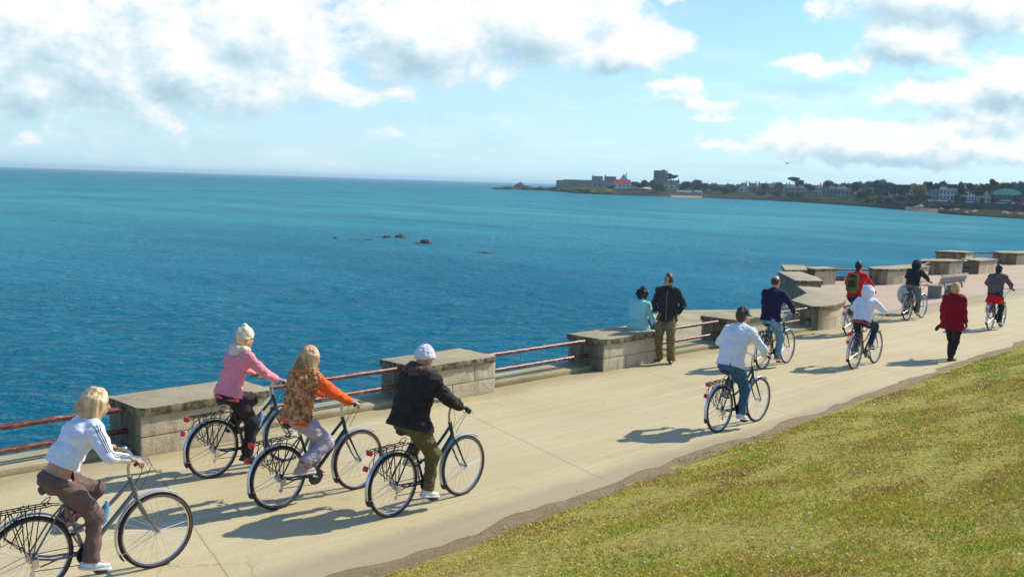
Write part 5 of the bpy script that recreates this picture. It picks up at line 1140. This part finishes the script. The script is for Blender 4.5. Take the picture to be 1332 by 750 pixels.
# white doors of the dark terrace and hall with a curved green roof
for i in range(5):
    px = 1067+i*6.2; d = dshore(px)+44; p = bearing(px, d, zat(px, 262, d)); o = empty('beach_hut', p, axes(px), ['first', 'second', 'middle', 'fourth', 'last'][i]+' white beach hut from the left below the dark terrace', 'hut', 'white beach huts'); MB().box((0, 0, 1.3), (1.5, 2, 3.4)).build('wall', cm((.74, .75, .76)), o, smooth=False); MB().add([(-.9, -1.1, 3), (.9, -1.1, 3), (.9, 1.1, 3), (-.9, 1.1, 3), (0, -1.1, 3.7), (0, 1.1, 3.7)], [(0, 1, 4), (1, 2, 5, 4), (2, 3, 5), (3, 0, 4, 5)]).build('roof', SLATE, o, smooth=False)
def hall():
    px = 1302; d = dshore(px)+75; w = 30/FPX*d; zb = zat(px, 262, d); zt = zat(px, 245, d); o = empty('hall', bearing(px, d, zb), axes(px), 'cream hall with a curved pale green roof', 'building'); H = zt-zb
    MB().box((-.05*w, 0, H*.3-1), (w*.85, 12, H*.6+2)).build('wall', cm((.5, .5, .36)), o, smooth=False)
    mb = MB(); n = 12; P = [(w*.56*math.cos(math.pi*i/n), H*.52+(H*.46)*math.sin(math.pi*i/n)) for i in range(n+1)]
    vs = [(x, -7, z) for x, z in P]+[(x, 7, z) for x, z in P]; mb.add(vs, [(i, i+1, n+2+i, n+1+i) for i in range(n)]+[tuple(range(n+1)), tuple(range(2*n+1, n, -1))]); mb.build('roof', cm((.22, .52, .40)), o)
    for i in range(5): MB().box(((-.4+.17*i)*w, -6.05, H*.3), (1.6, .1, 1.8)).build('window', WIN, o, smooth=False)
hall()
# shore road wall, parked cars
def shore_wall(a, b, yt, ex, label, m):
    o = None; mb = MB(); xs = np.linspace(a, b, 26); base = bearing((a+b)/2, dshore((a+b)/2)+ex, 0)
    for i in range(25):
        p, q = [bearing(x, dshore(x)+ex, 0)-base for x in (xs[i], xs[i+1])]; zt0 = zat(xs[i], np.interp(xs[i], [a, b], yt), dshore(xs[i])+ex); zt1 = zat(xs[i+1], np.interp(xs[i+1], [a, b], yt), dshore(xs[i+1])+ex); dd = nrm(bearing(xs[i], 1, 0)*V3(1, 1, 0))*1.
        mb.add([p+V3(0, 0, -5), q+V3(0, 0, -5), q+dd+V3(0, 0, -5), p+dd+V3(0, 0, -5), p+V3(0, 0, zt0), q+V3(0, 0, zt1), q+dd+V3(0, 0, zt1), p+dd+V3(0, 0, zt0)], [(0, 1, 5, 4), (4, 5, 6, 7), (2, 3, 7, 6), (0, 4, 7, 3), (1, 2, 6, 5)])
    tag(mb.build('harbour_wall', m, loc=base, smooth=False), label, 'wall')
SW = mat('shore_wall_stone', (.06, .06, .04), .95, var=.5, scale=.15, col2=(.11, .11, .06))
shore_wall(1140, 1400, (258.5, 268), 18, 'long dark shore wall on the right below the parked cars', SW)
shore_wall(868, 1062, (254.5, 258), 10, 'long low sea wall in the middle of the far shore', SW)
shore_wall(800, 867, (250, 252.5), 8, 'low sea wall below the red roofed house and the tower', SW)
CARM = [mat('car_%s' % n, c, .3, .1, var=.03) for n, c in (('white', (.75, .76, .78)), ('silver', (.5, .52, .55)), ('red', (.4, .03, .02)), ('blue', (.05, .1, .3)), ('dark', (.04, .04, .05)), ('orange', (.75, .25, .04)))]
def far_car():
    o = empty('parked_car'); mb = MB(); mb.prism([(-2.1, -.85), (2.1, -.85), (2.1, .85), (-2.1, .85)], .3, .95); mb.build('body', CARM[0], o, bevel=.12); MB().box((-.15, 0, 1.18), (2.4, 1.5, .55), taper=.8).build('cabin', WIN, o, smooth=False); MB().box((-.15, 0, 1.46), (1.9, 1.2, .05)).build('roof', CARM[0], o, smooth=False)
    for x in (-1.3, 1.3):
        for y in (-.8, .8): MB().cyl((x, y-.1, .32), (x, y+.1, .32), .32, 12).build('wheel', RUB(), o)
    return o
cars = [(1205, 0), (1210.5, 1), (1221, 0), (1227, 0), (1233, 4), (1237.5, 5), (1246, 0), (1252, 1), (1259, 0), (1265, 3), (1296, 1), (1302, 0), (1309, 4), (1316, 0), (1322, 2), (1328, 0)]
cn = ['white', 'silver', 'red', 'blue', 'black', 'orange']; c0 = None
for i, (px, k) in enumerate(cars):
    d = dshore(px)+28; zt = zat(px, 262.2+(px-1200)*.045, d)+.2
    if c0 is None: o = c0 = far_car()
    else: o = copy_tree(c0)
    o.location = bearing(px, d, zt-.2); o.rotation_euler = (0, 0, axes(px)+(.0 if i % 3 else 1.2))
    for ch in o.children:
        if ch.name.split('.')[0] in ('body', 'roof') and k: ch.data = ch.data.copy(); ch.data.materials[0] = CARM[k]
    where = 'left of the white house' if px < 1215 else 'in front of the white house' if px < 1240 else 'before the white and pale green houses' if px < 1270 else 'near the green roofed hall'
    same = [q for q in cars if q[1] == k]
    tag(o, '%s car %s, %s from the left of those parked' % (cn[k], where, ['first', 'second', 'third', 'fourth', 'fifth', 'sixth', 'seventh', 'eighth', 'ninth', 'tenth', 'eleventh', 'twelfth', 'thirteenth', 'fourteenth', 'fifteenth', 'last'][i]), 'car', 'cars parked along the far shore')
# pale boulders on the foreshore
BOU = mat('pale_boulder', (.36, .31, .23), .9, var=.35, scale=.8); k = 0
bl = [(1176, 273.2, 1.2), (1186, 273.5, 2.6), (1193, 275, 3.2), (1201, 273.5, 1.6), (1219, 275.3, 2.2), (1231, 274.8, 1.8), (1240, 278, 2.6), (1252, 279, 1.4), (1262, 280.6, 2.2), (1301, 282.6, 2.6), (1308, 283.5, 1.8), (1322, 284, 2.2)]
for i, (px, py, w) in enumerate(bl):
    d = dshore(px)+3+(w*2); rock_obj('boulder', bearing(px, d, cz(px, d)), (w*.6, w*.5, w*.32), BOU, 'pale boulder on the waterline of the right shore, %s from the left' % ['first', 'second', 'third', 'fourth', 'fifth', 'sixth', 'seventh', 'eighth', 'ninth', 'tenth', 'eleventh', 'last'][i], 'boulder', 'pale boulders on the foreshore', i)
def beach(a, b, e1, nm, lb):
    xs = np.linspace(a, b, 20); V = [bearing(x, dshore(x)-1.5, -4.05) for x in xs]+[bearing(x, dshore(x)+e1, cz(x, dshore(x)+e1)+.25) for x in xs]
    me = npmesh(nm, V, [(i, i+20, i+21, i+1) for i in range(19)], mat('beach_sand', (.34, .24, .15), 1., spec=0., var=.15, scale=.3), smooth=True); o = struct(link(nm, me))
beach(868, 908, 5, 'beach', ''); beach(1172, 1215, 7, 'shingle_beach', '')

# trees: tapered trunk with limbs, crown of leaf clumps
def tree_mesh(kind, seed, npts=2600, size=1.):
    rd = np.random.default_rng(seed); crowns = []
    if kind == 'round':
        for i in range(9): a = rd.uniform(0, 6.28); r = rd.uniform(0, .30); crowns.append((V3(r*math.cos(a), r*math.sin(a), rd.uniform(.42, .82)), V3(.20, .20, .15)*rd.uniform(.8, 1.25)))
    elif kind == 'pine':
        for i in range(8): a = rd.uniform(0, 6.28); r = rd.uniform(.05, .36); crowns.append((V3(r*math.cos(a), r*math.sin(a), rd.uniform(.6, .93)), V3(.20, .20, .075)*rd.uniform(.8, 1.2)))
    elif kind == 'bush':
        for i in range(9): a = rd.uniform(0, 6.28); r = rd.uniform(0, .42); crowns.append((V3(r*math.cos(a), r*math.sin(a), rd.uniform(.18, .72)), V3(.26, .26, .22)*rd.uniform(.7, 1.2)))
    P = []
    for c, r in crowns:
        n = npts//len(crowns); v = rd.normal(size=(n, 3)); v /= np.linalg.norm(v, axis=1)[:, None]; v *= rd.uniform(.55, 1.12, n)[:, None]; P.append(c+v*r)
    P = np.concatenate(P); n = len(P); s = rd.uniform(.014, .034, n)[:, None]; a = rd.normal(size=(n, 3)); a /= np.linalg.norm(a, axis=1)[:, None]; b = np.cross(a, rd.normal(size=(n, 3))); b /= np.linalg.norm(b, axis=1)[:, None]
    V = np.stack([P-a*s-b*s, P+a*s-b*s*.6, P+a*s*.8+b*s, P-a*s+b*s], 1).reshape(-1, 3); F = np.arange(4*n).reshape(n, 4)
    t = MB(); t.tube([(0, 0, -.1), (.01, 0, .2), (0, .01, .5), (.02, 0, .75)], [.035, .028, .02, .008], 7)
    for c, r in crowns[:6]: t.tube([(0, 0, .28+.04*rd.random()), c*V3(.6, .6, .8), c], [.014, .009, .004], 5)
    return V, F, t
LEAF = {}
def leafm(n, c, c2): return mat('leaf_'+n, c, .8, var=.4, scale=3, col2=c2, spec=.15, thr=(.38, .62))
LM = {'dark': leafm('dark', (.055, .082, .055), (.12, .16, .09)), 'olive': leafm('olive', (.07, .085, .035), (.13, .14, .06)), 'grey': leafm('grey', (.11, .15, .12), (.18, .24, .19)), 'bright': leafm('bright', (.06, .10, .015), (.16, .22, .03)), 'yellow': leafm('yellow', (.24, .20, .02), (.46, .38, .04)), 'brown': leafm('brown', (.09, .075, .055), (.15, .12, .09))}
TP = {}
def tree(px, w, yb, yt, kind, col, ex, label, group='trees along the far shore', name=None, cat='tree'):
    d = dshore(px)+ex; W = w/FPX*d; zt = zat(px, yt, d); zb = min(zat(px, yb, d), cz(px, d)+.3); key = (kind, int(px*7) % 4, col)
    if key not in TP:
        V, F, t = tree_mesh(kind, 5+key[1]); me = npmesh('crown', V, F, LM[col]); tm = bpy.data.meshes.new('trunk'); tm.from_pydata(t.v, [], t.f); tm.materials.append(mat('bark', (.05, .038, .028), .9, var=.3, scale=9)); TP[key] = (me, tm)
    o = empty(name or {'round': 'broadleaf_tree', 'pine': 'pine_tree', 'bush': 'bush'}[kind], bearing(px, d, zb), (px*13) % 6.28, label, cat, group); k = W/(.98 if kind != 'bush' else 1.2); H = (zt-zb)/(.99 if kind != 'bush' else .92); o.scale = (k, k, H)
    link('crown', TP[key][0], o); link('trunk', TP[key][1], o)
TR = [(790, 12, 247, 239, 'bush', 'dark', 30, 'dark bush left of the red roofed house'), (822, 16, 247, 234.5, 'round', 'dark', 45, 'dark tree right of the red roofed house'), (833, 16, 248, 232.5, 'round', 'dark', 50, 'dark round tree left of the tower foot'), (843, 13, 249, 233, 'round', 'olive', 45, 'olive tree touching the left side of the tower'), (848, 14, 250, 238, 'bush', 'dark', 20, 'dark bush below the left side of the tower'),
 (867.5, 15, 240, 225.5, 'pine', 'dark', 80, 'dark pine right beside the round tower'), (856, 12, 250, 239, 'bush', 'olive', 18, 'olive bush in front of the tower'),
 (886, 18, 251, 233.5, 'round', 'dark', 50, 'dark tree right of the pale two gabled house'), (899, 20, 252, 232.5, 'round', 'brown', 48, 'brownish bare tree above the white buildings'), (910, 16, 253, 235.5, 'round', 'dark', 45, 'dark tree above the short white building'), (921, 20, 254, 236.5, 'round', 'grey', 44, 'pale grey green tree left of the brown house'), (938, 18, 254, 240, 'bush', 'olive', 30, 'olive bush in front of the brown house'), (947, 18, 254, 238.5, 'round', 'dark', 60, 'dark tree between the brown house and the cream gable'), (961, 14, 247, 236.5, 'round', 'brown', 80, 'brown tree top behind the cream gable'),
 (985, 18, 255, 246, 'bush', 'olive', 20, 'olive bush in front of the left grey terrace'), (989, 18, 250, 237, 'round', 'dark', 90, 'dark tree top behind the left grey terrace'), (1004, 16, 256, 247, 'bush', 'dark', 20, 'dark bush in front of the right grey terrace'), (1007, 18, 250, 236, 'round', 'grey', 90, 'grey tree top behind the right grey terrace'), (1022, 16, 257, 248, 'bush', 'dark', 18, 'dark hedge left of centre before the slate house'), (1031, 22, 252, 230, 'pine', 'dark', 60, 'big dark spreading pine rising above the grey roofs'), (1036, 16, 258, 249, 'bush', 'dark', 18, 'dark hedge right before the slate house'), (1047, 16, 245, 238, 'round', 'dark', 70, 'dark tree top behind the tall pale house'),
 (1072, 24, 250, 234, 'round', 'brown', 70, 'wide brownish tree behind the dark terrace'), (1088, 18, 250, 237, 'round', 'brown', 75, 'smaller brownish tree behind the dark terrace'), (1104, 22, 256, 235, 'round', 'dark', 50, 'dark tree right of the dark terrace'), (1114, 16, 262, 244, 'bush', 'dark', 28, 'dark bush beside the small grey house'), (1132, 28, 248, 232.5, 'round', 'grey', 110, 'large dome shaped grey green tree'), (1122, 16, 256, 242, 'bush', 'dark', 60, 'dark bush below the dome shaped tree'), (1146, 16, 250, 234.5, 'round', 'dark', 90, 'dark tree right of the dome shaped tree'),
 (1124, 16, 264, 255.5, 'bush', 'bright', 14, 'bright green hedge, left third'), (1137, 18, 264, 253, 'bush', 'bright', 15, 'bright green hedge, middle third'), (1150, 17, 265, 254.5, 'bush', 'bright', 15, 'bright green hedge, right third with a yellow tinge'), (1158, 20, 256, 237, 'round', 'dark', 50, 'dark tree above the right end of the bright hedge'), (1170, 20, 258, 237.5, 'round', 'dark', 45, 'dark tree left of the yellow tree'), (1166, 20, 264, 253, 'bush', 'dark', 20, 'dark bush right of the bright hedge'), (1190, 24, 256, 237, 'round', 'yellow', 35, 'yellow green tree standing out among the dark ones'), (1182, 18, 264, 252, 'bush', 'olive', 22, 'olive bush below the left of the yellow tree'), (1196, 18, 264, 251, 'bush', 'dark', 24, 'dark bush below the right of the yellow tree'),
 (1203, 18, 248, 234.5, 'round', 'dark', 90, 'dark tree just right of the yellow tree'), (1216, 20, 248, 234.5, 'round', 'dark', 90, 'dark tree behind the left of the white house'), (1230, 16, 248, 238, 'round', 'brown', 80, 'brown tree behind the right of the white house'), (1243, 14, 248, 235.5, 'round', 'dark', 80, 'dark tree behind the pale green house'), (1238, 9, 260, 249, 'bush', 'dark', 18, 'small dark bush right of the white house'), (1256, 16, 250, 237, 'round', 'dark', 80, 'dark tree behind the white house by the cars'), (1270, 18, 252, 237.5, 'round', 'olive', 70, 'olive tree behind the orange roofed pair'), (1284, 10, 250, 233, 'pine', 'dark', 70, 'slender dark pine behind the rust red roof'), (1295, 18, 252, 235.5, 'round', 'dark', 90, 'dark tree behind the left of the green roof'), (1309, 20, 250, 234, 'round', 'grey', 95, 'grey green tree behind the right of the green roof'), (1324, 20, 252, 235, 'round', 'dark', 80, 'dark tree behind the brick house at the right'), (1314, 14, 263, 254, 'bush', 'dark', 35, 'dark bush before the right end of the hall'), (1290, 9, 263, 255, 'bush', 'dark', 30, 'dark bush before the left end of the hall'), (1246, 8, 261, 253, 'bush', 'olive', 20, 'olive bush in front of the narrow pale green house'), (1270, 9, 263, 255, 'bush', 'olive', 3+18, 'olive bush left of the cream gabled house with orange roof')]
for (px, w, yb, yt, kd, cl, ex, lb) in TR: tree(px, w, yb, yt, kd, cl, ex, lb, cat='bush' if kd == 'bush' else 'tree')
# a distant wood closing the skyline behind the houses
def wood():
    rd = np.random.default_rng(4); n = 26000; px = rd.uniform(880, 1420, n); base = np.interp(px, [880, 960, 1060, 1120, 1200, 1330, 1420], [241, 241.5, 243, 240, 241, 240.5, 240]); top = base-2.5*(vnoise(px*.11, px*0, px*0)+.5*vnoise(px*.4, px*0, px*0+3)); py = top+rd.uniform(0, 12, n)**1.0
    ex = rd.uniform(125, 150, n); d = np.array([dshore(x) for x in px])+ex; P = np.array([bearing(a, b, zat(a, c, b)) for a, b, c in zip(px, d, py)]); s = rd.uniform(.35, .9, n)[:, None]
    a = rd.normal(size=(n, 3)); a /= np.linalg.norm(a, axis=1)[:, None]; b = np.cross(a, rd.normal(size=(n, 3))); b /= np.linalg.norm(b, axis=1)[:, None]
    V = np.stack([P-a*s-b*s, P+a*s-b*s*.6, P+a*s*.8+b*s, P-a*s+b*s], 1).reshape(-1, 3)
    tag(link('wood', npmesh('wood', V, np.arange(4*n).reshape(n, 4), LM['dark'])), 'dark belt of distant woodland behind the houses of the far shore', 'wood', kind='stuff')
wood()
def haze():
    m = bpy.data.materials.new('haze_air'); m.use_nodes = True; N = m.node_tree.nodes; N.clear(); o_ = N.new('ShaderNodeOutputMaterial'); v = N.new('ShaderNodeVolumePrincipled')
    v.inputs['Color'].default_value = (.62, .86, 1, 1); v.inputs['Density'].default_value = .00014; v.inputs['Anisotropy'].default_value = .2; m.node_tree.links.new(v.outputs[0], o_.inputs['Volume'])
    S = 12050; tag(MB().box((0, 0, 8.5), (2*S, 2*S, 39)).build('haze', m, smooth=False), 'thin sea haze between the promenade and the far shore', 'haze', kind='stuff')
haze()
def gull():
    d = 95; p = bearing(1016, d, zat(1016, 213, d)); w = mat('gull_white', (.5, .5, .5), .7, var=0); o = empty('seagull', p, 1.0, 'lone seagull gliding in the sky above the far shore', 'bird')
    MB().ball((0, 0, 0), (.22, .06, .06), 8).add([(.2, 0, 0), (.3, .01, -.01), (.2, .02, -.02)], [(0, 1, 2)]).build('body', w, o)
    for s in (-1, 1): MB().tube([(0, 0, .02), (.03, s*.25, .14), (-.06, s*.55, .08)], [.06, .05, .01], 6, flat=((1, 0, 0), (1.2, .25))).build('wing', cm((.2, .2, .22)), o)
gull()

# ------------------------------------------------------------------ light and sky
SUNV = nrm(V3(.955*math.cos(R(40.5)), -.297*math.cos(R(40.5)), math.sin(R(40.5))))
sun = bpy.data.lights.new('sun', 'SUN'); sun.energy = 4.8; sun.angle = R(.53); sun.color = (1, .935, .80); so = bpy.data.objects.new('sun', sun); COL.objects.link(so)
so.rotation_euler = Vector(SUNV).to_track_quat('Z', 'Y').to_euler(); so.location = (0, -20, 40)
w = bpy.data.worlds.new('World'); scn.world = w; w.use_nodes = True; NT = w.node_tree; N = NT.nodes; L = NT.links; N.clear()
out = N.new('ShaderNodeOutputWorld'); sky = N.new('ShaderNodeTexSky'); sky.sky_type = 'NISHITA'; sky.sun_disc = False; sky.sun_elevation = R(40.5); sky.sun_rotation = math.atan2(SUNV[0], SUNV[1]); sky.air_density = 1.0; sky.dust_density = .6; sky.ozone_density = 1.6
bg = N.new('ShaderNodeBackground'); bg.inputs[1].default_value = .13
hs = N.new('ShaderNodeHueSaturation'); hs.inputs['Saturation'].default_value = 1.0; L.new(sky.outputs[0], hs.inputs['Color'])
tint = mixc(N, L, 1., hs.outputs[0], (.70, 1.0, 1.32), 'MULTIPLY'); L.new(tint, bg.inputs[0])
def cloud_group():
    g = bpy.data.node_groups.new('cloud_density', 'ShaderNodeTree'); g.interface.new_socket('Vector', in_out='INPUT', socket_type='NodeSocketVector'); g.interface.new_socket('Density', in_out='OUTPUT', socket_type='NodeSocketFloat')
    N = g.nodes; L = g.links; gi = N.new('NodeGroupInput'); go = N.new('NodeGroupOutput'); v = gi.outputs[0]
    wn = N.new('ShaderNodeTexNoise'); wn.inputs['Scale'].default_value = 3.2; wn.inputs['Detail'].default_value = 3; L.new(v, wn.inputs['Vector'])
    off = N.new('ShaderNodeVectorMath'); off.operation = 'MULTIPLY_ADD'; L.new(wn.outputs['Color'], off.inputs[0]); off.inputs[1].default_value = (.55, .30, 0); L.new(v, off.inputs[2])
    sub = N.new('ShaderNodeVectorMath'); sub.operation = 'SUBTRACT'; L.new(off.outputs[0], sub.inputs[0]); sub.inputs[1].default_value = (.275, .15, 0); vw = sub.outputs[0]
    acc = None
    E = [(100, 60, 230, 100, 1.15), (250, 95, 190, 62, 1.), (330, 45, 125, 70, 1.), (60, 110, 130, 48, .9), (545, 55, 130, 62, 1.), (690, 40, 130, 62, 1.), (800, 68, 92, 30, .95), (500, 122, 90, 14, .55), (868, 115, 50, 11, .5), (652, 160, 18, 7, .25), (502, 172, 24, 6, .25), (930, 135, 150, 8, .28), (905, 152, 60, 6, .3),
         (1235, 8, 185, 46, 1.1), (1185, 55, 95, 36, 1.), (1068, 90, 70, 13, .85), (1110, 80, 50, 18, .8), (1215, 125, 95, 24, .75), (1310, 118, 80, 38, 1.), (1165, 185, 190, 34, 1.1), (1310, 195, 80, 28, .9), (930, 188, 60, 12, .45), (1290, 150, 70, 20, .8), (-150, 90, 200, 90, 1), (1500, 120, 150, 60, 1), (870, 6, 22, 8, .5), (940, 4, 40, 8, .4)]
    for cx, cy, rx, ry, wt in E:
        c = ((cx-666)/FPX*10, (hor(cx)-cy)/FPX*10, 0); m = N.new('ShaderNodeVectorMath'); m.operation = 'SUBTRACT'; L.new(vw, m.inputs[0]); m.inputs[1].default_value = c
        s = N.new('ShaderNodeVectorMath'); s.operation = 'MULTIPLY'; L.new(m.outputs[0], s.inputs[0]); s.inputs[1].default_value = (FPX/rx/10, FPX/ry/10, 0)
        ln = N.new('ShaderNodeVectorMath'); ln.operation = 'LENGTH'; L.new(s.outputs[0], ln.inputs[0])
        e = math_(N, L, 'MULTIPLY_ADD', ln.outputs['Value'], -wt, wt+(wt-1)*.25)
        acc = e if acc is None else math_(N, L, 'SMOOTH_MAX', acc, e, .25)
    acc = math_(N, L, 'MAXIMUM', acc, -.6)
    st = N.new('ShaderNodeMapping'); st.inputs['Scale'].default_value = (1, 1.5, 1); L.new(v, st.inputs[0])
    n1 = noise(N, L, st.outputs[0], 1.25, 4, .58, .35); n2 = noise(N, L, st.outputs[0], 4.5, 6, .68, .5)
    d = math_(N, L, 'ADD', acc, math_(N, L, 'MULTIPLY', math_(N, L, 'SUBTRACT', n1, .5), 1.7)); d = math_(N, L, 'ADD', d, math_(N, L, 'MULTIPLY', math_(N, L, 'SUBTRACT', n2, .5), .62))
    L.new(d, go.inputs[0]); return g
cg = cloud_group()
tc = N.new('ShaderNodeTexCoord')
def dotv(vec):
    m = N.new('ShaderNodeVectorMath'); m.operation = 'DOT_PRODUCT'; L.new(tc.outputs['Generated'], m.inputs[0]); m.inputs[1].default_value = tuple(vec); return m.outputs['Value']
fz = math_(N, L, 'MAXIMUM', dotv(FW), .05); U = math_(N, L, 'MULTIPLY', math_(N, L, 'DIVIDE', dotv(RT), fz), 10); Vv = math_(N, L, 'MULTIPLY', math_(N, L, 'DIVIDE', dotv(UP), fz), 10)
cb = N.new('ShaderNodeCombineXYZ'); L.new(U, cb.inputs[0]); L.new(Vv, cb.inputs[1])
def dens(dx, dy):
    a = N.new('ShaderNodeVectorMath'); a.operation = 'ADD'; L.new(cb.outputs[0], a.inputs[0]); a.inputs[1].default_value = (dx, dy, 0); g = N.new('ShaderNodeGroup'); g.node_tree = cg; L.new(a.outputs[0], g.inputs[0]); return g.outputs[0]
d0 = dens(0, 0); d1 = dens(.13, .20)
alpha = ramp(N, L, math_(N, L, 'MULTIPLY_ADD', d0, 1., .5), [(.34, (0, 0, 0)), (.46, (.25, .25, .25)), (.60, (.8, .8, .8)), (.80, (1, 1, 1))])
sh = math_(N, L, 'MULTIPLY', math_(N, L, 'SUBTRACT', d0, d1), 1.15); sh = math_(N, L, 'SUBTRACT', sh, math_(N, L, 'MULTIPLY', math_(N, L, 'MAXIMUM', d0, 0.), .30))
cc = ramp(N, L, math_(N, L, 'MULTIPLY_ADD', sh, .52, .55), [(.08, (.46, .65, .76)), (.32, (.62, .80, .89)), (.50, (.84, .94, .98)), (.62, (1.0, 1.0, 1.0))])
cbg = N.new('ShaderNodeBackground'); L.new(cc, cbg.inputs[0])
cz_ = N.new('ShaderNodeMapping'); cz_.inputs['Scale'].default_value = (.35, 2.6, 1); L.new(cb.outputs[0], cz_.inputs[0])
wisp = math_(N, L, 'MULTIPLY', ramp(N, L, noise(N, L, cz_.outputs[0], 1.3, 5, .62, .6), [(.46, (0, 0, 0)), (.72, (.62, .62, .62))]), ramp(N, L, math_(N, L, 'MULTIPLY', Vv, .4), [(.0, (.5, .5, .5)), (.12, (1, 1, 1)), (.5, (.6, .6, .6)), (.8, (.1, .1, .1))]))
alpha = math_(N, L, 'MAXIMUM', alpha, wisp); cbg.inputs[1].default_value = .93
# low haze veil toward the horizon, part of the cloudy air
veil = ramp(N, L, math_(N, L, 'MULTIPLY', Vv, .45), [(0, (.85, .85, .85)), (.15, (.70, .70, .70)), (.5, (.36, .36, .36)), (1, (.06, .06, .06))])
vbg = N.new('ShaderNodeBackground'); vbg.inputs[0].default_value = (.64, .90, 1.0, 1); vbg.inputs[1].default_value = .93
m0 = N.new('ShaderNodeMixShader'); L.new(veil, m0.inputs[0]); L.new(bg.outputs[0], m0.inputs[1]); L.new(vbg.outputs[0], m0.inputs[2])
ms = N.new('ShaderNodeMixShader'); L.new(alpha, ms.inputs[0]); L.new(m0.outputs[0], ms.inputs[1]); L.new(cbg.outputs[0], ms.inputs[2]); L.new(ms.outputs[0], out.inputs[0])
scn.view_settings.view_transform = 'Standard'; scn.view_settings.look = 'None'; scn.view_settings.exposure = 0.14; scn.view_settings.gamma = 1; scn.view_settings.use_curve_mapping = False
scn.render.engine = 'CYCLES'; scn.cycles.max_bounces = 4; scn.cycles.volume_bounces = 0; scn.cycles.use_denoising = True
